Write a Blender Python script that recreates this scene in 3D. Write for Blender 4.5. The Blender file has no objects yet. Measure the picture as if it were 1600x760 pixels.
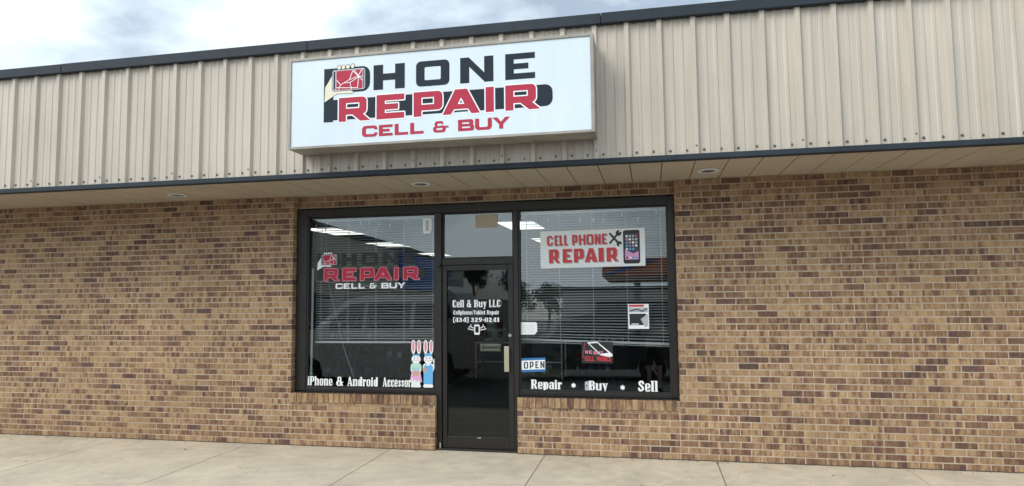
import bpy, bmesh, math, random
from math import radians as rad, sin, cos, pi
from mathutils import Vector, Matrix
from mathutils.geometry import delaunay_2d_cdt
random.seed(7)
SC = bpy.context.scene
COL = SC.collection

# ------------------------------------------------------------------ camera
CAMZ = 1.7427
yaw, pitch, roll = rad(11.6703), rad(4.4916), rad(-0.5876)
fw = Vector((-sin(yaw)*cos(pitch), cos(yaw)*cos(pitch), sin(pitch)))
r0 = Vector((cos(yaw), sin(yaw), 0)); u0 = r0.cross(fw)
rr_ = r0*cos(roll)+u0*sin(roll); uu_ = -r0*sin(roll)+u0*cos(roll)
cd = bpy.data.cameras.new('camera'); cam = bpy.data.objects.new('camera', cd); COL.objects.link(cam)
cam.matrix_world = Matrix(((rr_.x, uu_.x, -fw.x, 0), (rr_.y, uu_.y, -fw.y, -7.4), (rr_.z, uu_.z, -fw.z, CAMZ), (0, 0, 0, 1)))
cd.sensor_fit = 'HORIZONTAL'; cd.sensor_width = 36; cd.lens = 1045.2/1600*36
cd.clip_start = 0.05; cd.clip_end = 2000
SC.camera = cam

# ------------------------------------------------------------------ sky, sun, exposure
SUN_EL, SUN_AZ = rad(42), rad(222)          # azimuth measured clockwise from +Y
W = bpy.data.worlds.new('World'); SC.world = W; W.use_nodes = True
nt = W.node_tree; nt.nodes.clear()
def N(t, **k):
    n = nt.nodes.new(t)
    for a, v in k.items(): setattr(n, a, v)
    return n
sky = N('ShaderNodeTexSky', sky_type='NISHITA', sun_disc=False, sun_elevation=SUN_EL, sun_rotation=SUN_AZ)
tc = N('ShaderNodeTexCoord'); mp = N('ShaderNodeMapping'); mp.inputs['Scale'].default_value = (1, 1, 2.2); mp.inputs['Location'].default_value = (0.35, 0.1, 0.0)
nz = N('ShaderNodeTexNoise'); nz.inputs['Scale'].default_value = 3.2; nz.inputs['Detail'].default_value = 7; nz.inputs['Roughness'].default_value = 0.55
rp = N('ShaderNodeValToRGB'); rp.color_ramp.elements[0].position = 0.40; rp.color_ramp.elements[0].color = (0.30,)*3+(1,); rp.color_ramp.elements[1].position = 0.60; rp.color_ramp.elements[1].color = (1, 1, 1, 1)
nz2 = N('ShaderNodeTexNoise'); nz2.inputs['Scale'].default_value = 2.0; nz2.inputs['Detail'].default_value = 5
rp2 = N('ShaderNodeValToRGB'); rp2.color_ramp.elements[0].color = (7.4, 9.1, 10.0, 1); rp2.color_ramp.elements[1].color = (9.3, 10.2, 10.6, 1); rp2.color_ramp.elements[0].position = 0.3; rp2.color_ramp.elements[1].position = 0.65
mx = N('ShaderNodeMix', data_type='RGBA')
bg = N('ShaderNodeBackground'); bg.inputs['Strength'].default_value = 0.1; wo = N('ShaderNodeOutputWorld')
lk = nt.links.new
lk(tc.outputs['Generated'], mp.inputs['Vector']); lk(mp.outputs[0], nz.inputs['Vector']); lk(mp.outputs[0], nz2.inputs['Vector'])
lk(nz.outputs[0], rp.inputs[0]); lk(nz2.outputs[0], rp2.inputs[0]); lk(rp.outputs[0], mx.inputs[0])
# thin cloud is brighter round the veiled sun
vd = N('ShaderNodeVectorMath', operation='DOT_PRODUCT'); vd.inputs[1].default_value = (sin(SUN_AZ)*cos(SUN_EL), cos(SUN_AZ)*cos(SUN_EL), sin(SUN_EL)); lk(tc.outputs['Generated'], vd.inputs[0])
gm = N('ShaderNodeMapRange', interpolation_type='SMOOTHSTEP'); gm.inputs[1].default_value = .2; gm.inputs[2].default_value = 1; gm.inputs[3].default_value = 1; gm.inputs[4].default_value = 2.1; lk(vd.outputs['Value'], gm.inputs[0])
gs = N('ShaderNodeVectorMath', operation='SCALE'); lk(rp2.outputs[0], gs.inputs[0]); lk(gm.outputs[0], gs.inputs['Scale'])
lk(sky.outputs[0], mx.inputs[6]); lk(gs.outputs[0], mx.inputs[7]); lk(mx.outputs[2], bg.inputs[0]); lk(bg.outputs[0], wo.inputs[0])
sd = bpy.data.lights.new('sun', 'SUN'); sd.energy = 1.3; sd.angle = rad(26); sd.color = (1, .95, .88)
sun = bpy.data.objects.new('sun', sd); COL.objects.link(sun)
sdir = Vector((sin(SUN_AZ)*cos(SUN_EL), cos(SUN_AZ)*cos(SUN_EL), sin(SUN_EL)))
sun.rotation_euler = sdir.to_track_quat('Z', 'Y').to_euler()
VS = SC.view_settings; VS.view_transform = 'Standard'; VS.look = 'None'; VS.gamma = 1; VS.use_curve_mapping = False
VS.exposure = 0.34
SC.cycles.max_bounces = 10; SC.cycles.transparent_max_bounces = 24

# ------------------------------------------------------------------ materials
MATS = {}
def mat(name, col, rough=.6, metal=0, var=.12, scale=6, bump=0, bscale=60, stretch=(1, 1, 1), emit=0, coat=0, var2=0, scale2=1.2, spec=.5):
    """principled surface with two noise layers of albedo wear and a fine bump"""
    m = bpy.data.materials.new(name); m.use_nodes = True; t = m.node_tree; b = t.nodes['Principled BSDF']
    b.inputs['Roughness'].default_value = rough; b.inputs['Metallic'].default_value = metal; b.inputs['Specular IOR Level'].default_value = spec
    if coat: b.inputs['Coat Weight'].default_value = coat; b.inputs['Coat Roughness'].default_value = .06
    c = t.nodes.new('ShaderNodeTexCoord'); mpn = t.nodes.new('ShaderNodeMapping'); mpn.inputs['Scale'].default_value = stretch
    t.links.new(c.outputs['Object'], mpn.inputs[0])
    n = t.nodes.new('ShaderNodeTexNoise'); n.inputs['Scale'].default_value = scale; n.inputs['Detail'].default_value = 6; t.links.new(mpn.outputs[0], n.inputs[0])
    r = t.nodes.new('ShaderNodeMapRange'); r.inputs[1].default_value = .25; r.inputs[2].default_value = .75; r.inputs[3].default_value = 1-var; r.inputs[4].default_value = 1+var
    t.links.new(n.outputs[0], r.inputs[0]); val = r.outputs[0]
    if var2:
        n2 = t.nodes.new('ShaderNodeTexNoise'); n2.inputs['Scale'].default_value = scale2; n2.inputs['Detail'].default_value = 4; t.links.new(c.outputs['Object'], n2.inputs[0])
        r2 = t.nodes.new('ShaderNodeMapRange'); r2.inputs[1].default_value = .3; r2.inputs[2].default_value = .7; r2.inputs[3].default_value = 1-var2; r2.inputs[4].default_value = 1+var2
        t.links.new(n2.outputs[0], r2.inputs[0]); mm = t.nodes.new('ShaderNodeMath'); mm.operation = 'MULTIPLY'; t.links.new(val, mm.inputs[0]); t.links.new(r2.outputs[0], mm.inputs[1]); val = mm.outputs[0]
    v = t.nodes.new('ShaderNodeVectorMath'); v.operation = 'SCALE'; v.inputs[0].default_value = col[:3]; t.links.new(val, v.inputs['Scale'])
    t.links.new(v.outputs[0], b.inputs['Base Color'])
    if bump:
        n3 = t.nodes.new('ShaderNodeTexNoise'); n3.inputs['Scale'].default_value = bscale; n3.inputs['Detail'].default_value = 4; t.links.new(mpn.outputs[0], n3.inputs[0])
        bp = t.nodes.new('ShaderNodeBump'); bp.inputs['Strength'].default_value = bump; bp.inputs['Distance'].default_value = .02; t.links.new(n3.outputs[0], bp.inputs['Height']); t.links.new(bp.outputs[0], b.inputs['Normal'])
    if emit:
        b.inputs['Emission Color'].default_value = col[:3]+(1,) if len(col) == 3 else col; b.inputs['Emission Strength'].default_value = emit
    MATS[name] = m; return m
def glassmat(name, tint, r0=.05, bump=.0, rough=0.0):
    m = bpy.data.materials.new(name); m.use_nodes = True; t = m.node_tree; t.nodes.clear()
    o = t.nodes.new('ShaderNodeOutputMaterial'); mixs = t.nodes.new('ShaderNodeMixShader'); tr = t.nodes.new('ShaderNodeBsdfTransparent'); gl = t.nodes.new('ShaderNodeBsdfGlossy')
    tr.inputs[0].default_value = tint+(1,); gl.inputs['Roughness'].default_value = rough; gl.inputs[0].default_value = (.96, .985, 1, 1)
    lw = t.nodes.new('ShaderNodeLayerWeight'); lw.inputs[0].default_value = .5
    p = t.nodes.new('ShaderNodeMath'); p.operation = 'POWER'; p.inputs[1].default_value = 5; t.links.new(lw.outputs['Facing'], p.inputs[0])
    ma = t.nodes.new('ShaderNodeMath'); ma.operation = 'MULTIPLY_ADD'; ma.inputs[1].default_value = 1-r0; ma.inputs[2].default_value = r0; t.links.new(p.outputs[0], ma.inputs[0])
    t.links.new(ma.outputs[0], mixs.inputs[0]); t.links.new(tr.outputs[0], mixs.inputs[1]); t.links.new(gl.outputs[0], mixs.inputs[2]); t.links.new(mixs.outputs[0], o.inputs[0])
    if bump:
        c = t.nodes.new('ShaderNodeTexCoord'); n = t.nodes.new('ShaderNodeTexNoise'); n.inputs['Scale'].default_value = 1.6; n.inputs['Detail'].default_value = 1
        b = t.nodes.new('ShaderNodeBump'); b.inputs['Strength'].default_value = bump; b.inputs['Distance'].default_value = .01
        t.links.new(c.outputs['Object'], n.inputs[0]); t.links.new(n.outputs[0], b.inputs['Height']); t.links.new(b.outputs[0], gl.inputs['Normal'])
    MATS[name] = m; return m

def brickmat():
    m = bpy.data.materials.new('brick'); m.use_nodes = True; t = m.node_tree; b = t.nodes['Principled BSDF']; L = t.links.new
    b.inputs['Roughness'].default_value = .85; b.inputs['Specular IOR Level'].default_value = .25
    a = t.nodes.new('ShaderNodeAttribute'); a.attribute_name = 'tone'
    s = t.nodes.new('ShaderNodeSeparateColor'); L(a.outputs['Color'], s.inputs[0])
    c = t.nodes.new('ShaderNodeTexCoord'); add = t.nodes.new('ShaderNodeVectorMath'); add.operation = 'MULTIPLY_ADD'
    add.inputs[1].default_value = (37, 37, 37); L(a.outputs['Color'], add.inputs[0]); L(c.outputs['Object'], add.inputs[2])
    mp1 = t.nodes.new('ShaderNodeMapping'); mp1.inputs['Scale'].default_value = (1, 1, .22); L(add.outputs[0], mp1.inputs[0])
    n1 = t.nodes.new('ShaderNodeTexNoise'); n1.inputs['Scale'].default_value = 21; n1.inputs['Detail'].default_value = 2; n1.inputs['Roughness'].default_value = .6; L(mp1.outputs[0], n1.inputs[0])
    # fire-flash streaks shift the brick along the tan -> brown -> plum ramp
    k = t.nodes.new('ShaderNodeMapRange'); k.inputs[1].default_value = .3; k.inputs[2].default_value = .7; k.inputs[3].default_value = -.56; k.inputs[4].default_value = .56; L(n1.outputs[0], k.inputs[0])
    ad = t.nodes.new('ShaderNodeMath'); ad.operation = 'MULTIPLY_ADD'; L(k.outputs[0], ad.inputs[0]); L(s.outputs[1], ad.inputs[1]); L(s.outputs[0], ad.inputs[2])
    r = t.nodes.new('ShaderNodeValToRGB'); e = r.color_ramp.elements
    e[0].position = 0; e[0].color = (.42, .28, .153, 1); e[1].position = 1; e[1].color = (.095, .062, .052, 1)
    for p, cc in ((.28, (.325, .202, .115, 1)), (.5, (.225, .130, .074, 1)), (.68, (.165, .092, .066, 1)), (.84, (.130, .072, .058, 1))):
        q = e.new(p); q.color = cc
    L(ad.outputs[0], r.inputs[0])
    n2 = t.nodes.new('ShaderNodeTexNoise'); n2.inputs['Scale'].default_value = 70; n2.inputs['Detail'].default_value = 4; L(add.outputs[0], n2.inputs[0])
    k2 = t.nodes.new('ShaderNodeMapRange'); k2.inputs[1].default_value = .3; k2.inputs[2].default_value = .7; k2.inputs[3].default_value = .82; k2.inputs[4].default_value = 1.2; L(n2.outputs[0], k2.inputs[0])
    n4 = t.nodes.new('ShaderNodeTexNoise'); n4.inputs['Scale'].default_value = 1.3; n4.inputs['Detail'].default_value = 5; L(c.outputs['Object'], n4.inputs[0])
    k4 = t.nodes.new('ShaderNodeMapRange'); k4.inputs[1].default_value = .3; k4.inputs[2].default_value = .7; k4.inputs[3].default_value = .84; k4.inputs[4].default_value = 1.10; L(n4.outputs[0], k4.inputs[0])
    m4 = t.nodes.new('ShaderNodeMath'); m4.operation = 'MULTIPLY'; L(k2.outputs[0], m4.inputs[0]); L(k4.outputs[0], m4.inputs[1])
    sc = t.nodes.new('ShaderNodeVectorMath'); sc.operation = 'SCALE'; L(r.outputs[0], sc.inputs[0]); L(m4.outputs[0], sc.inputs['Scale']); L(sc.outputs[0], b.inputs['Base Color'])
    bp = t.nodes.new('ShaderNodeBump'); bp.inputs['Strength'].default_value = .5; bp.inputs['Distance'].default_value = .004; L(n2.outputs[0], bp.inputs['Height']); L(bp.outputs[0], b.inputs['Normal'])
    return m
M_BRICK = brickmat()
M_MORTAR = mat('mortar', (.55, .44, .335), .95, var=.12, scale=14, bump=.4, bscale=120, var2=.12)
M_CONC = mat('concrete', (.565, .485, .370), .9, var=.10, scale=7, bump=.25, bscale=220, var2=.07, scale2=1.1)
def weather_concrete(m):
    t = m.node_tree; b = t.nodes['Principled BSDF']; L = t.links.new; src = b.inputs['Base Color'].links[0].from_socket
    c = t.nodes.new('ShaderNodeTexCoord')
    v1 = t.nodes.new('ShaderNodeTexVoronoi'); v1.inputs['Scale'].default_value = 3.1; L(c.outputs['Object'], v1.inputs['Vector'])
    r1 = t.nodes.new('ShaderNodeMapRange'); r1.inputs[1].default_value = .035; r1.inputs[2].default_value = .06; r1.inputs[3].default_value = .62; r1.inputs[4].default_value = 1; L(v1.outputs['Distance'], r1.inputs[0])
    g1 = t.nodes.new('ShaderNodeTexNoise'); g1.inputs['Scale'].default_value = 160; g1.inputs['Detail'].default_value = 3; L(c.outputs['Object'], g1.inputs[0])
    r2 = t.nodes.new('ShaderNodeMapRange'); r2.inputs[1].default_value = .3; r2.inputs[2].default_value = .7; r2.inputs[3].default_value = .80; r2.inputs[4].default_value = 1.2; L(g1.outputs[0], r2.inputs[0])
    wv = t.nodes.new('ShaderNodeTexNoise'); wv.inputs['Scale'].default_value = 2.5; wv.inputs['Detail'].default_value = 5; L(c.outputs['Object'], wv.inputs[0])
    ab = t.nodes.new('ShaderNodeVectorMath'); ab.operation = 'MULTIPLY_ADD'; ab.inputs[1].default_value = (.6, .6, .6); L(wv.outputs['Color'], ab.inputs[0]); L(c.outputs['Object'], ab.inputs[2])
    v2 = t.nodes.new('ShaderNodeTexVoronoi'); v2.feature = 'DISTANCE_TO_EDGE'; v2.inputs['Scale'].default_value = .42; L(ab.outputs[0], v2.inputs['Vector'])
    r3 = t.nodes.new('ShaderNodeMapRange'); r3.inputs[1].default_value = .001; r3.inputs[2].default_value = .0035; r3.inputs[3].default_value = .86; r3.inputs[4].default_value = 1; L(v2.outputs['Distance'], r3.inputs[0])
    st = t.nodes.new('ShaderNodeTexNoise'); st.inputs['Scale'].default_value = 1.7; st.inputs['Detail'].default_value = 7; st.inputs['Roughness'].default_value = .65; L(c.outputs['Object'], st.inputs[0])
    r4 = t.nodes.new('ShaderNodeMapRange'); r4.inputs[1].default_value = .36; r4.inputs[2].default_value = .56; r4.inputs[3].default_value = .89; r4.inputs[4].default_value = 1.05; L(st.outputs[0], r4.inputs[0])
    cur = r1.outputs[0]
    for x in (r2, r3, r4):
        mm = t.nodes.new('ShaderNodeMath'); mm.operation = 'MULTIPLY'; L(cur, mm.inputs[0]); L(x.outputs[0], mm.inputs[1]); cur = mm.outputs[0]
    vs = t.nodes.new('ShaderNodeVectorMath'); vs.operation = 'SCALE'; L(src, vs.inputs[0]); L(cur, vs.inputs['Scale']); L(vs.outputs[0], b.inputs['Base Color'])
weather_concrete(M_CONC)
M_CONCD = mat('joint_dirt', (.06, .055, .045), .95)
M_KERB = mat('kerb', (.34, .32, .28), .9, var=.2, scale=5, bump=.3)
M_ASPH = mat('asphalt', (.14, .138, .13), .9, var=.25, scale=30, bump=.6, bscale=200, var2=.2, scale2=.4)
M_PAINT = mat('road_paint', (.7, .7, .66), .8, var=.25, scale=12)
M_SIDE = mat('siding_paint', (.53, .459, .378), .45, var=.12, scale=3, stretch=(7, 1, .22), var2=.08, scale2=.8, spec=.4)
M_SCREW = mat('screw_head', (.16, .14, .12), .5, .5)
M_CAP = mat('slate_trim', (.026, .034, .044), .6, spec=.25, var=.14, scale=5, var2=.12)
M_SOFF = mat('soffit_panel', (.50, .43, .335), .6, var=.05, scale=3, var2=.06)
M_DARK = mat('shadow_gap', (.02, .02, .02), .9)
M_BRONZE = mat('bronze_aluminium', (.022, .019, .017), .45, .2, var=.15, scale=5, var2=.1)
M_CABI = mat('sign_cabinet', (.33, .30, .26), .5, .1, var=.18, scale=5, var2=.12)
M_FACE = mat('sign_face', (.69, .76, .81), .28, var=.03, scale=2.2, stretch=(4, 1, .35), var2=.03, spec=.5)
M_INK = mat('sign_ink', (.024, .033, .044), .6, var=.05, spec=.15)
M_RED = mat('sign_red', (.47, .040, .072), .6, var=.05, spec=.2)
M_SKIN2 = mat('printed_hand', (.80, .72, .55), .4, var=.03)
M_WHT = mat('white_vinyl', (.88, .89, .89), .4, var=.02)
M_GREYV = mat('grey_vinyl', (.45, .48, .50), .4, var=.03)
M_SMOKE = mat('smoke_vinyl', (.016, .016, .015), .6, var=.05)
M_GLASS = glassmat('shop_glass', (.84, .86, .86), .064, bump=.06)
M_DGLASS = glassmat('door_glass', (.70, .73, .73), .030, bump=.06)
M_CGLASS = glassmat('car_glass', (.25, .28, .28), .08)
M_CASEGLASS = glassmat('case_glass', (.85, .92, .90), .05)
M_SLAT = mat('blind_slat', (.52, .54, .54), .5, var=.05, scale=2)
M_RAIL = mat('blind_rail', (.72, .73, .72), .5, var=.03)
M_PAPER = mat('paper', (.86, .875, .875), .7, var=.04)
M_TANP = mat('tan_paper', (.46, .38, .29), .8, var=.06)
M_BLUE = mat('blue_print', (.03, .16, .42), .5, var=.06)
M_BLACK = mat('black_print', (.015, .016, .018), .45, var=.1)
M_BRIGHTRED = mat('bright_red', (.60, .035, .045), .4, var=.05)
M_PINK = mat('pink_print', (.78, .27, .34), .6, var=.05)
M_LILAC = mat('lilac_print', (.72, .36, .62), .6, var=.06)
M_SKYB = mat('sky_blue_print', (.13, .43, .76), .6, var=.08)
M_MINT = mat('mint_print', (.46, .70, .58), .6, var=.08)
M_TAN = mat('basket_print', (.60, .34, .25), .6, var=.08)
M_HANDLE = mat('handle_champagne', (.60, .54, .42), .32, .6, var=.06)
M_STEEL = mat('steel', (.6, .6, .58), .3, .9)
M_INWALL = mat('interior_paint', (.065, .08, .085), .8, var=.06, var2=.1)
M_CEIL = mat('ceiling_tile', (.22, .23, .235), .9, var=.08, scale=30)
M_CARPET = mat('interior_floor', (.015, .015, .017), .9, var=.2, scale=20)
M_TUBE = mat('light_diffuser', (1.0, 1.0, .93), .5, var=.0, emit=1.55)
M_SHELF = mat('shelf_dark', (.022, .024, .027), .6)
M_BOXW = mat('box_white', (.5, .52, .52), .6)
M_REDC = mat('red_cloth', (.12, .015, .018), .9)
M_TYRE = mat('tyre', (.02, .02, .02), .85)
M_SILVER = mat('car_silver', (.80, .81, .80), .3, .0, coat=.6, var=.03)
M_GRAPH = mat('car_graphite', (.05, .055, .06), .3, .3, coat=.7, var=.03)
M_LAMP = mat('lamp_lens', (.7, .7, .72), .15, var=.03)
M_TAIL = mat('tail_lens', (.4, .02, .02), .2)
M_ORANGE = mat('canopy_orange', (.78, .24, .10), .5)
M_SIGNBLUE = mat('sign_blue', (.03, .14, .60), .4)
M_SKIN = mat('skin', (.50, .31, .23), .6, var=.05)
M_SHIRT = mat('shirt_grey', (.40, .42, .42), .9, var=.08)
M_SHORTS = mat('shorts_black', (.012, .012, .014), .9)
M_HAIR = mat('hair_brown', (.04, .025, .015), .8)
M_BARK = mat('bark', (.10, .075, .055), .95, var=.3, scale=12, bump=.6)
M_LEAF = mat('leaf', (.055, .085, .030), .8, var=.5, scale=1.5)
M_ROOF = mat('roof_membrane', (.35, .35, .34), .9)

# ------------------------------------------------------------------ mesh builder
class MB:
    def __init__(s): s.v = []; s.f = []; s.m = []; s.tone = []; s.cur = (0, 0, 0)
    def add(s, vs, fs, m=0):
        o = len(s.v); s.v += [tuple(p) for p in vs]
        for f in fs: s.f.append([i+o for i in f]); s.m.append(m); s.tone.append(s.cur)
    def box(s, x0, x1, y0, y1, z0, z1, m=0, skip=''):
        vs = [(x, y, z) for x in (x0, x1) for y in (y0, y1) for z in (z0, z1)]
        F = {'l': (0, 1, 3, 2), 'r': (4, 6, 7, 5), 'f': (0, 4, 5, 1), 'b': (2, 3, 7, 6), 'd': (0, 2, 6, 4), 'u': (1, 5, 7, 3)}
        s.add(vs, [F[k] for k in F if k not in skip], m)
    def bbox(s, x0, x1, y0, y1, z0, z1, c=.01, m=0):
        """box with chamfered edges"""
        bm = bmesh.new(); bmesh.ops.create_cube(bm, size=1)
        for v in bm.verts: v.co = Vector(((x0+x1)/2+v.co.x*(x1-x0), (y0+y1)/2+v.co.y*(y1-y0), (z0+z1)/2+v.co.z*(z1-z0)))
        bmesh.ops.bevel(bm, geom=bm.edges[:], offset=c, segments=2, profile=.5, affect='EDGES')
        s.bm(bm, m); bm.free()
    def bm(s, bm, m=0):
        bm.verts.index_update(); s.add([v.co[:] for v in bm.verts], [[v.index for v in f.verts] for f in bm.faces], m)
    def tube(s, pts, r, n=8, m=0, caps=True):
        pts = [Vector(p) for p in pts]; R = r if isinstance(r, (list, tuple)) else [r]*len(pts); rings = []
        ref = None
        for i, p in enumerate(pts):
            d = (pts[min(i+1, len(pts)-1)]-pts[max(i-1, 0)]).normalized()
            if ref is None: ref = d.orthogonal().normalized()
            a = (ref-d*ref.dot(d)); a = a.normalized() if a.length > 1e-6 else d.orthogonal().normalized(); ref = a; b = d.cross(a)
            rings.append([p+(a*cos(2*pi*k/n)+b*sin(2*pi*k/n))*R[i] for k in range(n)])
        vs = [q for g in rings for q in g]; fs = []
        for i in range(len(pts)-1):
            for k in range(n): fs.append((i*n+k, i*n+(k+1) % n, (i+1)*n+(k+1) % n, (i+1)*n+k))
        if caps: fs.append(tuple(range(n-1, -1, -1))); fs.append(tuple((len(pts)-1)*n+k for k in range(n)))
        s.add(vs, fs, m)
    def lathe(s, prof, origin, axis='z', n=24, m=0):
        o = Vector(origin); vs = []; fs = []
        for (r, h) in prof:
            for k in range(n):
                a = 2*pi*k/n
                p = {'z': (r*cos(a), r*sin(a), h), 'y': (r*cos(a), h, r*sin(a)), 'x': (h, r*cos(a), r*sin(a))}[axis]; vs.append(o+Vector(p))
        for i in range(len(prof)-1):
            for k in range(n): fs.append((i*n+k, i*n+(k+1) % n, (i+1)*n+(k+1) % n, (i+1)*n+k))
        s.add(vs, fs, m)
    def prism(s, poly, fa, fb, m=0):
        """closed solid between the poly mapped by fa and by fb"""
        n = len(poly); vs = [fa(*p) for p in poly]+[fb(*p) for p in poly]
        fs = [tuple(range(n)), tuple(range(2*n-1, n-1, -1))]+[(i, (i+1) % n, n+(i+1) % n, n+i) for i in range(n)]
        s.add(vs, fs, m)
    def build(s, name, mats, parent=None, loc=None, smooth=False, tone=False):
        if not isinstance(mats, (list, tuple)): mats = [mats]
        o0 = Vector((0, 0, 0))
        if parent is not None: o0 = parent['_o'] if '_o' in parent else Vector((0, 0, 0)); o0 = Vector(o0)
        elif loc is not None: o0 = Vector(loc)
        me = bpy.data.meshes.new(name); me.from_pydata([tuple(Vector(p)-o0) for p in s.v], [], s.f); me.update()
        bm = bmesh.new(); bm.from_mesh(me); 
        if not tone and not getattr(s, 'flat', False): bmesh.ops.recalc_face_normals(bm, faces=bm.faces)
        bm.to_mesh(me); bm.free()
        for x in mats: me.materials.append(x)
        me.polygons.foreach_set('material_index', s.m)
        if smooth: me.polygons.foreach_set('use_smooth', [True]*len(s.f))
        if tone:
            at = me.color_attributes.new('tone', 'FLOAT_COLOR', 'CORNER'); buf = []
            for p, tn in zip(me.polygons, s.tone): buf += [*tn, 1.0]*p.loop_total
            at.data.foreach_set('color', buf)
        o = bpy.data.objects.new(name, me); COL.objects.link(o)
        if parent is not None: o.parent = parent; o['_o'] = tuple(o0)
        else: o.location = o0; o['_o'] = tuple(o0)
        if smooth:
            try:
                me.set_sharp_from_angle(angle=rad(40))
            except Exception: pass
        return o
def tag(o, label, cat, group=None, kind=None):
    o['label'] = label; o['category'] = cat
    if group: o['group'] = group
    if kind: o['kind'] = kind
    return o
def thing(name, loc, label, cat, group=None):
    o = bpy.data.objects.new(name, None); COL.objects.link(o); o.location = loc; o.empty_display_size = .1; o['_o'] = tuple(loc)
    return tag(o, label, cat, group)
def structure(o): o['kind'] = 'structure'; return o
def copy_tree(o, parent=None):
    c = o.copy(); COL.objects.link(c)
    if parent is not None: c.parent = parent
    for ch in list(o.children): copy_tree(ch, c)
    return c

# ------------------------------------------------------------------ flat artwork: painted polygons resolved by a constrained triangulation
def ccw(p):
    a = sum(p[i-1][0]*p[i][1]-p[i][0]*p[i-1][1] for i in range(len(p)))
    return p if a > 0 else p[::-1]
def rr(x0, y0, x1, y1, r=0, c='1111', n=5):
    r = min(r, (x1-x0)/2, (y1-y0)/2); out = []
    for k, (cx, cy, a0, px, py) in enumerate(((x0+r, y0+r, pi, x0, y0), (x1-r, y0+r, 1.5*pi, x1, y0), (x1-r, y1-r, 0, x1, y1), (x0+r, y1-r, .5*pi, x0, y1))):
        if c[k] == '1' and r > 0: out += [(cx+r*cos(a0+.5*pi*i/n), cy+r*sin(a0+.5*pi*i/n)) for i in range(n+1)]
        else: out.append((px, py))
    return out
def bx(x0, y0, x1, y1): return [(x0, y0), (x1, y0), (x1, y1), (x0, y1)]
def ell(cx, cy, a, b, n=16): return [(cx+a*cos(2*pi*k/n), cy+b*sin(2*pi*k/n)) for k in range(n)]
def stroke(pts, w, closed=False, caps=True):
    ops = []; P = pts+[pts[0]] if closed else pts
    for a, b in zip(P, P[1:]):
        dx, dy = b[0]-a[0], b[1]-a[1]; l = math.hypot(dx, dy)
        if l < 1e-7: continue
        nx, ny = -dy/l*w/2, dx/l*w/2
        ops.append(('+', [(a[0]+nx, a[1]+ny), (a[0]-nx, a[1]-ny), (b[0]-nx, b[1]-ny), (b[0]+nx, b[1]+ny)]))
    for i, p in enumerate(P):
        if caps or 0 < i < len(P)-1: ops.append(('+', ell(p[0], p[1], w/2, w/2, 8)))
    return ops
def outline(ops, t):
    out = []
    for s, p in ops:
        if s == '+': out.append((s, p)); out += stroke(list(p), 2*t, True)
    for s, p in ops:
        if s == '-': out.append((s, p))
    for s, p in ops:
        if s == '-': out += stroke(list(p), 2*t, True)
    return out
def paint(mb, ops, fmap, m=0):
    vs, fs, sg = [], [], []
    for s, p in ops:
        p = ccw(list(p)); o = len(vs); vs += [Vector((x, y)) for x, y in p]; fs.append(list(range(o, o+len(p)))); sg.append(s)
    V, E_, F, ov, oe, of = delaunay_2d_cdt(vs, [], fs, 0, 1e-5, True)
    keep = [f for f, o in zip(F, of) if o and sg[max(o)] == '+']
    idx = {}; pts = []; ff = []
    for f in keep:
        g = []
        for i in f:
            if i not in idx: idx[i] = len(pts); pts.append(fmap(V[i].x, V[i].y))
            g.append(idx[i])
        ff.append(g)
    mb.flat = True; mb.add(pts, ff, m)
def xf(ops, sx, sy, tx, ty): return [(s, [(x*sx+tx, y*sy+ty) for x, y in p]) for s, p in ops]

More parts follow.
